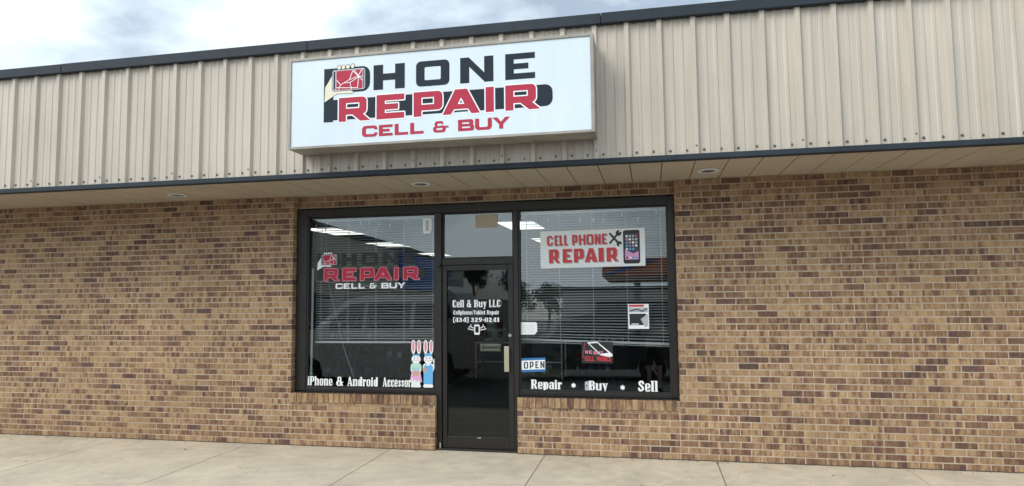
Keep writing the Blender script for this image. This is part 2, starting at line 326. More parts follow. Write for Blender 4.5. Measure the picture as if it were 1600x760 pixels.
def block(ch, w=1., s=.26, b=.2, r=.16):
    """square extended sans capitals, height 1"""
    P = lambda *p: ('+', list(p)); Mn = lambda *p: ('-', list(p))
    if ch == 'H': return [P(*bx(0, 0, s, 1)), P(*bx(w-s, 0, w, 1)), P(*bx(s*.5, .5-b/2, w-s*.5, .5+b/2))]
    if ch == 'O': return [P(*rr(0, 0, w, 1, r)), Mn(*rr(s, b, w-s, 1-b, r*.25))]
    if ch == 'D': return [P(*rr(0, 0, w, 1, r, '0110')), Mn(*rr(s, b, w-s, 1-b, r*.4, '0110'))]
    if ch == 'N': return [P(*bx(0, 0, s, 1)), P(*bx(w-s, 0, w, 1)), P((0, 1), (s*.95, 1), (w, 0), (w-s*.95, 0))]
    if ch == 'E': return [P(*bx(0, 0, s, 1)), P(*bx(0, 1-b, w, 1)), P(*bx(0, 0, w, b)), P(*bx(0, .5-b*.48, w*.78, .5+b*.48))]
    if ch == 'L': return [P(*bx(0, 0, s, 1)), P(*bx(0, 0, w, b))]
    if ch == 'I': return [P(*bx(0, 0, w, 1))]
    if ch == 'P': return [P(*rr(0, .24, w, 1, r, '0110')), P(*bx(0, 0, s, .5)), Mn(*rr(s, .24+b, w*.98-s, 1-b, .02))]
    if ch == 'R': return [P(*rr(0, .28, w*.88, 1, r, '0110')), P(*bx(0, 0, s, .5)), P((w*.38, .34), (w*.72, .34), (w, 0), (w*.68, 0)), Mn(*rr(s, .3+b, w*.88-s, 1-b, .02))]
    if ch == 'A':
        t = s*1.0; hw = .16*w
        return [P((0, 0), (w/2-hw, 1), (w/2+hw, 1), (w, 0), (w-t*1.15, 0), (w-t*1.15-.09*w, .2), (t*1.15+.09*w, .2), (t*1.15, 0)), Mn((w*.41, .40), (w*.59, .40), (w*.5, .66))]
    if ch == 'C': return [P(*rr(0, 0, w, 1, r*1.6)), Mn(*rr(s, b, w-s*.8, 1-b, r*.6)), Mn(*bx(w-s*1.1, .37, w+.1, .63))]
    if ch == 'U': return [P(*rr(0, 0, w, 1, r*1.6, '1100')), Mn(*rr(s, b, w-s, 1.2, r*.6, '1100'))]
    if ch == 'Y': return [P((0, 1), (s*1.2, 1), (w/2, .60), (w-s*1.2, 1), (w, 1), (w/2+s*.5, .40), (w/2+s*.5, 0), (w/2-s*.5, 0), (w/2-s*.5, .40))]
    if ch == 'B': return [P(*rr(0, .44, w*.95, 1, r, '0110')), P(*rr(0, 0, w, .56, r, '0110')), Mn(*rr(s, .5+b*.45, w*.95-s, 1-b, .03)), Mn(*rr(s, b, w-s, .5-b*.45, .03))]
    if ch == 'S': return stroke([(w-.08*w, 1-b/2-.1), (w*.75, 1-b/2), (w*.25, 1-b/2), (b*.6, .74), (w*.3, .54), (w*.7, .46), (w-b*.6, .27), (w*.75, b/2), (w*.25, b/2), (.08*w, b/2+.1)], b)
    if ch == 'W': return stroke([(s*.4, 1), (w*.28, s*.3), (w*.5, .8), (w*.72, s*.3), (w-s*.4, 1)], s*.8, caps=False)
    if ch == '&': return [P(*rr(.1*w, .44, .68*w, 1, r*1.2)), Mn(*rr(.1*w+s*.85, .56, .68*w-s*.6, 1-b*.85, .05)), Mn(*bx(.5*w, .62, .8*w, .74)), P(*rr(0, 0, .82*w, .58, r*1.4)), Mn(*rr(s, b*.9, .82*w-s, .40, .06)), P(*bx(.32*w, .40, w, .56)), P(*bx(.82*w-s, .2, .82*w, .5))]
    return []

XH = .74
def poster(ch):
    """fat-stem condensed serif, returns (ops, width); cap height 1"""
    P = lambda p: ('+', p); Mn = lambda p: ('-', p); s = .165; X = XH
    st = lambda x, h, y=0: [P(bx(x, y, x+s, h)), P(bx(x-.035, y, x+s+.035, y+.05))]
    top = lambda x, h: [P(bx(x-.05, h-.06, x+s, h))]
    bowl = lambda x0, x1, h: [P(rr(x0, -.01, x1, h+.01, .17)), Mn(rr(x0+.15, .07, x1-.15, h-.07, .05))]
    if ch == 'l': return st(0, 1)+top(0, 1), .24
    if ch == 'i': return st(0, X)+top(0, X)+[P(ell(s/2, .90, .095, .09))], .24
    if ch == 'n': return [P(rr(.08, .3, .49, X+.01, .13, '0011')), Mn(bx(s, .2, .49-s, X-.09))]+st(0, X)+top(0, X)+st(.49-s, .5), .56
    if ch == 'h': return [P(rr(.08, .3, .49, X+.01, .13, '0011')), Mn(bx(s, .2, .49-s, X-.09))]+st(0, 1)+top(0, 1)+st(.49-s, .5), .56
    if ch == 'u': return [P(rr(0, -.01, .46, .4, .13, '1100')), Mn(bx(s, .09, .50-s, .5)), P(bx(0, .2, s, X)), P(bx(.50-s, 0, .50, X))]+top(0, X), .55
    if ch == 'o': return bowl(0, .44, X), .50
    if ch == 'e': return [P(rr(0, -.01, .42, X+.01, .17)), Mn(rr(.15, .40, .28, X-.06, .03)), Mn(rr(.15, .07, .30, .34, .05)), Mn(bx(.24, .15, .5, .345)), P(bx(.1, .345, .42, .405))], .47
    if ch == 'c': return [P(rr(0, -.01, .41, X+.01, .17)), Mn(rr(.155, .07, .29, X-.07, .05)), Mn(bx(.22, .17, .5, .52))], .45
    if ch == 'd': return bowl(0, .36, X)+[P(bx(.27, 0, .27+s, 1)), P(bx(.20, .94, .3, 1))], .50
    if ch == 'b': return bowl(.07, .44, X)+[P(bx(0, 0, s, 1)), P(bx(-.05, .94, s, 1))], .50
    if ch == 'p': return bowl(.07, .44, X)+[P(bx(0, -.26, s, X)), P(bx(-.05, X-.06, s, X)), P(bx(-.04, -.26, s+.04, -.21))], .50
    if ch == 'r': return st(0, X)+top(0, X)+[P(bx(.1, X-.12, .24, X-.04)), P(ell(.27, X-.11, .08, .11))], .36
    if ch == 'a': return [P(rr(0, -.01, .33, .47, .14)), Mn(rr(.145, .07, .26, .40, .04)), P(rr(.02, .45, .43, X+.01, .16, '0011')), Mn(bx(-.05, .40, .145, .53)), Mn(rr(.145, .45, .265, X-.08, .03)), P(bx(.43-s, 0, .43, .55)), P(bx(.40, 0, .47, .06))], .49
    if ch == 's': return stroke([(.30, .57), (.20, .66), (.09, .58), (.12, .48), (.25, .31), (.28, .18), (.17, .07), (.05, .17)], .135), .40
    if ch == 'y': return [P([(0, X), (.18, X), (.30, .18), (.21, -.03)]), P([(.36, X), (.43, X), (.22, -.24), (.14, -.2)]), P(ell(.12, -.19, .085, .07)), P(bx(-.03, X-.05, .22, X)), P(bx(.30, X-.05, .47, X))], .47
    if ch == 't': return [P(bx(.05, .04, .05+s, .95)), P(bx(-.02, X-.07, .32, X)), P(rr(.05, -.01, .32, .14, .1, '1100'))], .34
    if ch == 'P': return [P(rr(.1, .42, .50, 1, .2, '0110')), Mn(rr(.2, .48, .34, .94, .05))]+st(0, 1)+[P(bx(-.04, .95, .3, 1))], .55
    if ch == 'R': return [P(rr(.1, .46, .49, 1, .2, '0110')), Mn(rr(.2, .51, .33, .94, .05)), P([(.2, .5), (.36, .5), (.55, 0), (.37, 0)])]+st(0, 1)+[P(bx(-.04, .95, .3, 1))], .59
    if ch == 'B': return [P(rr(.1, .47, .49, 1, .2, '0110')), P(rr(.1, 0, .52, .53, .2, '0110')), Mn(rr(.2, .55, .33, .94, .05)), Mn(rr(.2, .06, .35, .47, .05)), P(bx(0, 0, .2, 1)), P(bx(-.04, .95, .2, 1)), P(bx(-.04, 0, .2, .05))], .57
    if ch == 'A': return [P([(.19, 1), (.32, 1), (.56, 0), (.37, 0)]), P([(.19, 1), (.26, .98), (.09, 0), (.03, 0)]), P(bx(.08, .24, .42, .31)), P(bx(-.03, 0, .16, .05)), P(bx(.32, 0, .6, .05))], .60
    if ch == 'C': return [P(rr(0, -.01, .47, 1.01, .2)), Mn(rr(.17, .06, .32, .94, .07)), Mn(bx(.25, .23, .6, .77))], .52
    if ch == 'S': return stroke([(.42, .74), (.37, .90), (.24, .93), (.11, .83), (.13, .66), (.38, .38), (.40, .20), (.26, .07), (.11, .10), (.06, .27)], .145), .52
    if ch == 'L': return st(0, 1)+[P(bx(-.04, .95, s+.05, 1)), P(bx(0, 0, .42, .06)), P([(.36, 0), (.43, 0), (.43, .3), (.39, .3)])], .47
    if ch == 'T': return st(.15, 1)+[P(bx(0, .93, .47, 1)), P(bx(0, .74, .05, 1)), P(bx(.42, .74, .47, 1))], .51
    if ch == '&': return [P(rr(.1, .46, .44, 1.01, .15)), Mn(rr(.21, .58, .34, .93, .05)), P(rr(0, -.01, .46, .56, .2)), Mn(rr(.16, .07, .31, .46, .06)), P([(.1, .72), (.25, .72), (.62, 0), (.44, 0)]), P(bx(.4, .38, .62, .44)), P([(.52, .42), (.58, .42), (.44, .12), (.38, .16)])], .66
    if ch == '/': return [P([(0, -.05), (.07, -.05), (.30, 1.05), (.23, 1.05)])], .32
    if ch == '(': return [P(rr(0, -.15, .3, 1.1, .3, '1001')), Mn(rr(.12, -.05, .4, 1.0, .22, '1001'))], .26
    if ch == ')': return [P(rr(-.04, -.15, .26, 1.1, .3, '0110')), Mn(rr(-.14, -.05, .14, 1.0, .22, '0110'))], .32
    if ch == '-': return [P(bx(.02, .36, .26, .52))], .30
    if ch == '0': return [P(rr(0, 0, .54, 1, .26)), Mn(rr(.19, .06, .36, .94, .08))], .62
    if ch == '1': return [P(bx(.1, 0, .32, 1)), P(bx(0, .86, .3, .93)), P(bx(.02, 0, .40, .06))], .46
    if ch == '2': return [P(bx(0, 0, .52, .16))]+stroke([(.1, .74), (.2, .90), (.36, .86), (.40, .68), (.28, .42), (.1, .12)], .17), .60
    if ch == '3': return stroke([(.1, .80), (.22, .91), (.36, .84), (.38, .66), (.22, .54), (.38, .44), (.42, .24), (.30, .09), (.14, .10), (.08, .22)], .16), .58
    if ch == '4': return [P(bx(.34, 0, .53, 1)), P([(.30, 1), (.40, 1), (.09, .26), (0, .26)]), P(bx(0, .2, .58, .30)), P(bx(.22, 0, .57, .06))], .64
    if ch == '9': return [P(rr(0, .36, .52, 1, .22)), Mn(rr(.18, .45, .34, .93, .07)), P([(.34, .6), (.52, .6), (.48, .3), (.22, 0), (.08, .03), (.3, .3)])], .60
    if ch == ' ': return [], .26
    return [], .3
def text_ops(txt, x0, x1, z0, z1, bold=.012):
    tot = 0; gl = []
    for ch in txt:
        o, w = poster(ch); gl.append((o, tot)); tot += w+.06
    k = (x1-x0)/(tot-.06)
    return [xf(outline(o, bold), k, z1-z0, x0+t*k, z0) for o, t in gl if o]
def spans(mb, font, fmap, items, z0, z1, m=0, out=0, mo=0, omap=None, kw={}):
    """letters placed on measured spans: items = [(char, x0, x1)]"""
    for ch, a, b in items:
        H = z1-z0; ops = xf(block(ch, (b-a)/H, **kw), H, H, a, z0)
        if out: paint(mb, outline(ops, out), omap, mo)
        paint(mb, ops, fmap, m)

# ================================================================== SETTING
g = MB(); g.add([(-300, -300, -.15), (300, -300, -.15), (300, 300, -.15), (-300, 300, -.15)], [(0, 1, 2, 3)]); 
structure(g.build('ground', M_ASPH))
sw = MB(); JX = [-11.94, -10.15, -8.36, -6.56, -4.77, -2.97, -1.18, .625, 2.42, 4.21, 6.0, 7.8]
for a, b in zip(JX, JX[1:]):
    sw.box(a+.005, b-.005, -2.55, .06, -.12, 0, 0)
sw.box(JX[0], JX[-1], -2.55, .1, -.149, -.018, 1)
structure(sw.build('pavement', [M_CONC, M_CONCD]))
kb = MB(); kb.bbox(JX[0], JX[-1], -2.72, -2.556, -.149, .0, .02); structure(kb.build('kerb', M_KERB))
ln = MB()
for k in range(-6, 8):
    x = -1.5+2.75*k; ln.add([(x-.05, -8.0, -.146), (x+.05, -8.0, -.146), (x+.05, -2.9, -.146), (x-.05, -2.9, -.146)], [(0, 1, 2, 3)])
structure(ln.build('road_marking', M_PAINT))

gr = MB(); Rg = random.Random(11)
for i in range(520):
    x = Rg.uniform(-8.5, 3.6); y = -.004-abs(Rg.gauss(0, .035)) if Rg.random() < .72 else Rg.uniform(-2.3, -.05); r_ = Rg.uniform(.003, .010)
    a = Rg.uniform(0, 6.3); h = Rg.uniform(.002, .008)
    p = [(x+r_*cos(a+k*1.57)*Rg.uniform(.6, 1.3), y-.008+r_*sin(a+k*1.57)*.7, .0005) for k in range(4)]
    gr.add(p+[(x, y-.008, h)], [(0, 1, 4), (1, 2, 4), (2, 3, 4), (3, 0, 4)], i % 2)
for i in range(26):
    x = Rg.uniform(-8, 3.4); y = Rg.uniform(-.10, -.02) if i % 3 else Rg.uniform(-1.6, -.2); a = Rg.uniform(0, 6.3); l = Rg.uniform(.015, .032)
    d = Vector((cos(a), sin(a), 0))*l; e = Vector((-sin(a), cos(a), 0))*l*.4; c_ = Vector((x, y, .004)); u_ = Vector((0, 0, .006))
    gr.add([c_-d, c_+e+u_, c_+d, c_-e+u_*.5], [(0, 1, 3), (1, 2, 3)], 2)
go = gr.build('grit', [mat('grit_dark', (.10, .085, .065), .95), mat('grit_pale', (.42, .37, .29), .95), mat('dead_leaf', (.20, .12, .05), .9)]); tag(go, 'scattered grit and dead leaf bits along the foot of the brick wall', 'grit', kind='stuff')
sl = MB(); sl.box(-11.9, -2.445, -.010, .004, .0003, .007); sl.box(-1.486, 7.7, -.010, .004, .0003, .007)
# ================================================================== THE SHOP BUILDING
ZS = 2.98           # soffit level
shop = thing('shop_building', (-1.9, 0, 0), 'single storey shop with multi-toned brown brick walls and ribbed beige metal fascia', 'building')
# ---- brickwork
PIT, BL = .0677, .2095
wall = MB()
def rnd_tone():
    r = random.random()
    if r < .50: t = random.uniform(.10, .36)
    elif r < .84: t = random.uniform(.30, .54)
    elif r < .95: t = random.uniform(.5, .68)
    else: t = random.uniform(.66, .84)
    return (t, random.uniform(.35, 1.0), random.random())
def brick(x0, x1, z0, z1, y=0, d=.07, m=0):
    wall.cur = rnd_tone(); j = random.uniform(-.0015, .0015); e = lambda: random.uniform(-.0012, .0012)
    wall.box(x0+e(), x1+e(), y+j, y+d, z0+e(), z1+e(), m, skip='b')
def courses(x0, x1, z0, z1, y=0, d=.07, k0=0, phase=0.):
    k = round(z0/PIT)
    while k*PIT < z1-.012:
        a = k*PIT+.0058; b = min((k+1)*PIT-.0058, z1-.002)
        off = (BL/2 if k % 2 else 0)+phase+random.uniform(-.006, .006)
        i = math.floor((x0-off)/BL)
        while i*BL+off < x1:
            p = max(i*BL+off+.0058, x0); q = min((i+1)*BL+off-.0058, x1)
            if q-p > .025: brick(p, q, a, b, y, d)
            i += 1
        k += 1
XL, XR = -4.245, .270                 # window bay
DX0, DX1 = -2.44, -1.49               # door opening
courses(-11.9, XL, -2*PIT, ZS, 0, .17); courses(XR, 7.7, -2*PIT, ZS, 0, .17, phase=.03)
courses(XL+.010, DX0-.003, -2*PIT, 7*PIT, 0, .1); courses(DX1+.003, XR-.010, -2*PIT, 7*PIT, 0, .1, phase=.05)
for a, b in ((XL+.010, DX0-.003), (DX1+.003, XR-.010)):
    x = a
    while x < b-.03:                                        # thin split course under the sill
        q = min(x+random.uniform(.17, .22), b); brick(x, q-.01, 7*PIT+.004, .500, -.004, .1); x = q
    n = round((b-a)/.0695); w_ = (b-a)/n
    for i in range(n):                                      # rowlock sill
        brick(a+i*w_+.0045, a+(i+1)*w_-.0045, .508, .612, -.012, .13)
courses(XL+.002, XR-.002, 2.84, ZS, .10, .08)
wall.cur = (0, 0, 0)
wall.box(-11.9, XL-.006, .0035, .30, -.14, ZS, 1); wall.box(XR+.006, 7.7, .0035, .30, -.14, ZS, 1)
for a, b in ((XL-.006, DX0-.006), (DX1+.006, XR+.006)): wall.box(a, b, .0035, .30, -.14, .606, 1)
wall.box(XL-.006, XR+.006, .1035, .30, 2.835, ZS, 1)
wall.build('brick_wall', [M_BRICK, M_MORTAR], shop, tone=True)
sl.build('base_sealant', M_CONCD, shop)
# ---- metal fascia
sd_ = MB(); YS = -1.10; pr = []; x = -.166-.305*38
for k in range(64):
    c = -.166+.305*(k-38)
    pr += [(c-.036, YS), (c-.019, YS-.032), (c+.019, YS-.032), (c+.036, YS)]
    for d in (.108, .198): pr += [(c+d-.020, YS), (c+d-.011, YS-.006), (c+d+.011, YS-.006), (c+d+.020, YS)]
vs = []
ZC = [3.0, 3.35, 3.7, 4.05, 4.40]
for z in ZC: vs += [(p[0], p[1], z) for p in pr]
n = len(pr); fs = []
for j in range(len(ZC)-1):
    for i in range(n-1): fs.append((j*n+i, j*n+i+1, (j+1)*n+i+1, (j+1)*n+i))
sd_.add(vs, fs, 0)
sdo = sd_.build('metal_siding', M_SIDE, shop)
scw = MB()
for k in range(-26, 16):
    c = -.166+.305*k
    for d in (.066, .218):
        z = 3.066+random.uniform(-.004, .004); scw.lathe([(.0005, -.012), (.007, -.012), (.0075, -.004), (.0135, -.003), (.0135, 0)], (c+d+random.uniform(-.004, .004), YS, z), 'y', 8)
    if k % 3 == 2: scw.lathe([(.0005, -.008), (.006, -.008), (.009, 0)], (c, YS-.032, 3.10), 'y', 6)
o = scw.build('screw_row', M_SCREW, sdo); o['kind'] = 'stuff'
cp = MB()
for k in range(-4, 3):
    a = -.4+3.05*k; cp.bbox(a, a+3.046, -1.165-.0015*(k % 2), -.55, 4.318, 4.424-.002*(k % 2), .006)
cp.build('roof_cap', M_CAP, shop)
tr = MB(); tr.bbox(-12.1, 7.7, -1.145, -1.05, 2.972, 3.022, .004); tr.build('fascia_trim', M_CAP, shop)
# ---- soffit panels, with square holes where the downlights sit
DL = [(-5.488, -.49), (-2.455, -.49), (.578, -.49), (3.611, -.49)]
so = MB()
for k in range(-39, 26):
    a = -.471+.3035*k+.0025; b = a+.3035-.009; zz = ZS+random.uniform(0, .002)
    hole = [d for d in DL if a < d[0] < b]
    if hole:
        hx, hy = (a+b)/2, hole[0][1]; h = .088
        so.box(a, b, -1.05, hy-h, zz, ZS+.02); so.box(a, b, hy+h, .098, zz, ZS+.02); so.box(a, hx-h, hy-h, hy+h, zz, ZS+.02); so.box(hx+h, b, hy-h, hy+h, zz, ZS+.02)
    else: so.box(a, b, -1.05, .098, zz, ZS+.02)
so.box(-12.1, 7.7, -1.05, .12, ZS+.0215, ZS+.03, 1)
so.build('soffit', [M_SOFF, M_DARK], shop)
ro = MB(); ro.box(-12.1, 7.7, -.6, 11.6, 4.25, 4.30); ro.build('roof', M_ROOF, shop)
# ---- interior shell
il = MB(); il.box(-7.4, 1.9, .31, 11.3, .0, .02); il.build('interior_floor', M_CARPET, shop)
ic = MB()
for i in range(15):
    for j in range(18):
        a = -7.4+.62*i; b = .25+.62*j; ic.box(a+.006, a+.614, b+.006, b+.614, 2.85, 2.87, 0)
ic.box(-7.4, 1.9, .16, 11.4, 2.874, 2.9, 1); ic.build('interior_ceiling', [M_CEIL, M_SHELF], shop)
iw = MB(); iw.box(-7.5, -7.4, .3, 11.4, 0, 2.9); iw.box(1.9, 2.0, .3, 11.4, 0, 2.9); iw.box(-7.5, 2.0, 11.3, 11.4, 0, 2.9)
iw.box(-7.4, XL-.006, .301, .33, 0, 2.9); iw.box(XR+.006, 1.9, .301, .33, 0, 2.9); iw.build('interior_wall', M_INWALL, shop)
# ---- storefront frame
F0, F1 = .075, .165
fr = MB(); c = .004
fr.bbox(-4.235, -4.10, F0, F1, .630, 2.818, c); fr.bbox(.198, .266, F0, F1, .630, 2.818, c)
fr.bbox(-4.098, .196, F0+.002, F1, 2.722, 2.818, c)
fr.bbox(-4.098, -2.462, F0+.002, F1, .624, .668, c); fr.bbox(-1.472, .196, F0+.002, F1, .624, .668, c)
fr.bbox(-2.460, -2.385, F0-.012, F1, .004, 2.720, c); fr.bbox(-1.530, -1.474, F0-.012, F1, .004, 2.720, c)
fr.bbox(-2.383, -1.532, F0, F1, 2.105, 2.176, c)
fr.box(-4.238, -2.442, .02, F0+.05, .6135, .6225); fr.box(-1.488, .266, .02, F0+.05, .6135, .6225)      # sill flashing
fr.build('storefront_frame', M_BRONZE, shop)
TILT = .0165
YG = lambda z: .115+(z-1.7)*TILT
def window(x0, x1, z0, z1):
    w = MB(); d = .018
    for a, b, p, q in ((x0, x0+d, z0, z1), (x1-d, x1, z0, z1), (x0+d, x1-d, z0, z0+d), (x0+d, x1-d, z1-d, z1)):
        w.box(a, b, YG(p)-.014, YG(p)+.018, p, q)
    wo_ = w.build('window', M_BRONZE, shop)
    p = MB(); t = .003
    a, b, q, s = x0+d+.0005, x1-d-.0005, z0+d+.0005, z1-d-.0005
    p.add([(a, YG(q)-t, q), (b, YG(q)-t, q), (b, YG(s)-t, s), (a, YG(s)-t, s), (a, YG(q)+t, q), (b, YG(q)+t, q), (b, YG(s)+t, s), (a, YG(s)+t, s)],
          [(0, 1, 2, 3), (7, 6, 5, 4), (0, 4, 5, 1), (1, 5, 6, 2), (2, 6, 7, 3), (3, 7, 4, 0)])
    p.build('pane', M_GLASS, wo_); return wo_
window(-4.0995, -2.4605, .669, 2.7215); window(-1.4735, .1975, .669, 2.7215); window(-2.3845, -1.5305, 2.1765, 2.7195)
# ---- door leaf
dr = MB(); a, b = -2.378, -1.537
dr.bbox(a, a+.052, .082, .132, .022, 2.10, .003); dr.bbox(b-.060, b, .082, .132, .022, 2.10, .003)
dr.bbox(a+.053, b-.061, .083, .131, .022, .152, .003); dr.bbox(a+.053, b-.061, .083, .131, 2.040, 2.10, .003)
door = dr.build('door', M_BRONZE, shop); door['label'] = 'glazed shop door in a dark bronze frame with white lettering on its glass'
p = MB(); p.box(a+.0535, b-.0615, .106, .112, .1525, 2.0395); p.build('pane', M_DGLASS, door)
h = MB(); h.bbox(-1.640, -1.584, .035, .047, .888, 1.172, .004); h.box(-1.622, -1.602, .047, .081, .93, .955); h.box(-1.622, -1.602, .047, .081, 1.11, 1.135); h.build('handle', M_HANDLE, door)
h = MB(); h.lathe([(.0005, -.014), (.017, -.014), (.021, -.004), (.021, 0)], (-1.578, .0815, 1.292), 'y', 16); h.build('lock', M_STEEL, door)
h = MB(); h.bbox(-1.95, -1.70, .150, .175, 1.150, 1.190, .006); h.bbox(-1.95, -1.70, .150, .175, 1.105, 1.137, .006); h.box(-1.935, -1.915, .133, .15, 1.11, 1.185); h.box(-1.735, -1.715, .133, .15, 1.11, 1.185); h.build('push_bar', M_HANDLE, door)
h = MB(); h.box(-1.965, -1.925, .074, .0815, .135, .147); h.build('rail_catch', M_STEEL, door)
h = MB(); h.lathe([(.012, 0), (.012, .06)], (-2.40, .055, .02), 'z', 10); h.build('bottom_pivot', M_STEEL, door)
h = MB(); h.bbox(-2.43, -1.50, .02, .17, .001, .020, .003); h.build('threshold', M_BRONZE, shop)
h = MB(); h.lathe([(.0005, -.03), (.022, -.028), (.026, 0)], (-2.415, F0-.012, 2.10), 'y', 14); h.build('pivot_cap', M_BRONZE, shop)

# ---- downlights
for i, (x, y) in enumerate(DL):
    d = MB(); d.lathe([(.084, .10), (.080, .0), (.070, -.012), (.105, -.014), (.112, -.004), (.112, .0)], (-.471+.3035*(math.floor((x+.471)/.3035)+.5), y, ZS-.001), 'z', 28)
    d.m = [0]*len(d.m)
    px = -.471+.3035*(math.floor((x+.471)/.3035)+.5)
    t = thing('downlight', (px, y, ZS), ['recessed soffit light near the left end of the canopy', 'recessed soffit light under the canopy above the left window', 'recessed soffit light under the canopy just right of the right window', 'recessed soffit light near the right end of the canopy'][i], 'light', 'round recessed lights in the soffit')
    d.build('trim_ring', M_RAIL, t, smooth=True)
    e = MB(); e.lathe([(.0005, .085), (.078, .085), (.0785, .02)], (px, y, ZS-.001), 'z', 24); e.build('baffle', M_DARK, t, smooth=True)

# ================================================================== SIGN
YF = -1.42
sign = thing('shop_sign', (-1.98, YS, 3.2), 'large white box sign with red and black phone repair lettering on the metal fascia', 'sign')
SX0, SX1, SZ0, SZ1 = -3.498, -.456, 3.209, 4.128
cb = MB(); rim = .026
cb.bbox(SX0, SX1, YF+.004, YS-.034, SZ0+.001, SZ1-.001, .006)
sc_ = cb.build('cabinet', M_CABI, sign)
rm = MB()
for A in ((SX0, SX0+rim, SZ0, SZ1), (SX1-rim-.006, SX1, SZ0, SZ1), (SX0+rim, SX1-rim-.006, SZ0, SZ0+rim), (SX0+rim, SX1-rim-.006, SZ1-rim, SZ1)):
    rm.bbox(A[0], A[1], YF-.012, YF+.02, A[2], A[3], .003)
rm.build('retainer_frame', M_CABI, sign)
fc = MB(); fc.box(SX0+rim+.001, SX1-rim-.007, YF-.002, YF+.003, SZ0+rim+.001, SZ1-rim-.001); fc.build('sign_face', M_FACE, sign)

def logo(root, fx, ink, red, white, hand, band=True, cell=None, lay=.0004, sgn=-1, grey=None):
    """phone repair logo in its own units: u along REPAIR (0..1), v up from its baseline; fx(u, v, d) -> point"""
    F = lambda d: (lambda u, v: fx(u, v, d*lay))
    k = MB()
    bar = [('+', bx(-.0803, .0015, -.0299, .2703)), ('+', rr(-.08, .1446, .1626, .2703, .035, '0110')), ('-', rr(-.0299, .1446+.026, .1626-.034, .2703-.024, .012, '0110')), ('-', bx(-.0299, .10, .02, .1446))]
    bar = [('+', bx(-.0803, .0015, -.0299, .2703)), ('+', rr(-.03, .1446, .1626, .2703, .04, '0110')), ('-', bx(-.0299, .165, .125, .25))]
    paint(k, bar, F(1))
    for ch, a, b, kw in (('H', .1805, .3411, dict(s=.40, b=.27)), ('O', .398, .5651, dict(s=.35, b=.24, r=.2)), ('N', .618, .7796, dict(s=.36)), ('E', .8364, .9771, dict(s=.33, b=.23))):
        H = .1235; paint(k, xf(block(ch, (b-a)/H, **kw), H, H, a, .1452), F(1))
    if band: paint(k, [('+', rr(-.0305, .0095, 1.0574, .1115, .035, '0110'))], F(1))
    k.build('dark_lettering', ink, root)
    o_ = MB(); q = MB()
    for ch, a, b, kw in (('R', 0, .1656, dict(s=.32, b=.235, r=.2)), ('E', .197, .3392, dict(s=.36, b=.245)), ('P', .386, .5307, dict(s=.33, b=.235, r=.2)), ('A', .5302, .7132, dict(s=.30)), ('I', .7411, .781, {}), ('R', .8354, 1.0, dict(s=.32, b=.235, r=.2))):
        H = .1195; ops = xf(block(ch, (b-a)/H, **kw), H, H, a, -.0008)
        paint(o_, outline(ops, .0058), F(2)); paint(q, ops, F(3))
    o_.build('letter_outline', white, root); q.build('red_lettering', red, root)
    w = None
    for ch, a, b, kw in (('C', .1227, .2025, {}), ('E', .21, .2803, {}), ('L', .2908, .3586, {}), ('L', .3691, .4364, {}), ('&', .4833, .5601, dict(s=.3)), ('B', .6065, .6848, {}), ('U', .6893, .7701, {}), ('Y', .7726, .8564, {})):
        
        if ch in 'C&B':
            if w: w.build('small_lettering', cell or red, root)
            w = MB()
        H = .0545; d_ = dict(s=.36, b=.24, r=.2); d_.update(kw); paint(w, xf(block(ch, (b-a)/H, **d_), H, H, a, -.0832), F(3))
    w.build('small_lettering', cell or red, root)
    hd = MB(); HP = [(-.0384, .2324), (-.0559, .203), (-.0738, .1771), (-.0763, .1027), (-.0299, .1297), (-.0085, .1416), (.0698, .1382), (.0768, .1456), (.0623, .1536), (-.016, .1561), (-.0339, .1606)]
    fg = [(.0005, .2715), (.0234, .2720), (.0469, .2725), (.0720, .2745)]
    paint(hd, [('+', HP)]+stroke(HP, .003, True), F(2), 1); paint(hd, [('+', HP)], F(4), 0)
    ph = [('+', rr(-.0354, .1551, .1372, .2608, .012))]
    paint(hd, outline(ph, .0022), F(5), 1); paint(hd, ph, F(6), 2)
    paint(hd, [('+', rr(-.029, .162, -.020, .254, .004)), ('+', rr(.1275, .162, .1325, .254, .002))], F(7), 4)
    paint(hd, [('+', bx(-.014, .1591, .1232, .2545))], F(7), 3)
    ck = [[(-.013, .21), (.009, .1845), (-.0015, .1616)], [(.009, .1845), (.0264, .1935), (.0584, .193), (.0658, .1601)], [(.0264, .1935), (.0549, .207), (.1007, .2214), (.1217, .2569)], [(.0549, .207), (.0723, .2509), (.1042, .218), (.0978, .1646)], [(.0584, .193), (.1042, .218), (.1222, .22)], [(.0793, .2534), (.1222, .1995)], [(-.013, .172), (.03, .168), (.1, .164)]]
    for i, l in enumerate(ck): paint(hd, stroke(l, .0032), F(8+.3*i), 5)
    for i, (a, b) in enumerate(fg): paint(hd, [('+', ell(a, b, .0118, .0128))], F(11), 1); paint(hd, [('+', ell(a, b, .0095, .0105))], F(12), 0)
    hd.build('phone_emblem', [hand, ink, grey or M_GREYV, red, M_INK, M_WHT], root)
LS, LX, LZ = 2.005, -2.959, 3.459
logo(sign, lambda u, v, d: (LX+u*LS, YF-.003-d, LZ+v*LS), M_INK, M_RED, M_WHT, M_SKIN2)

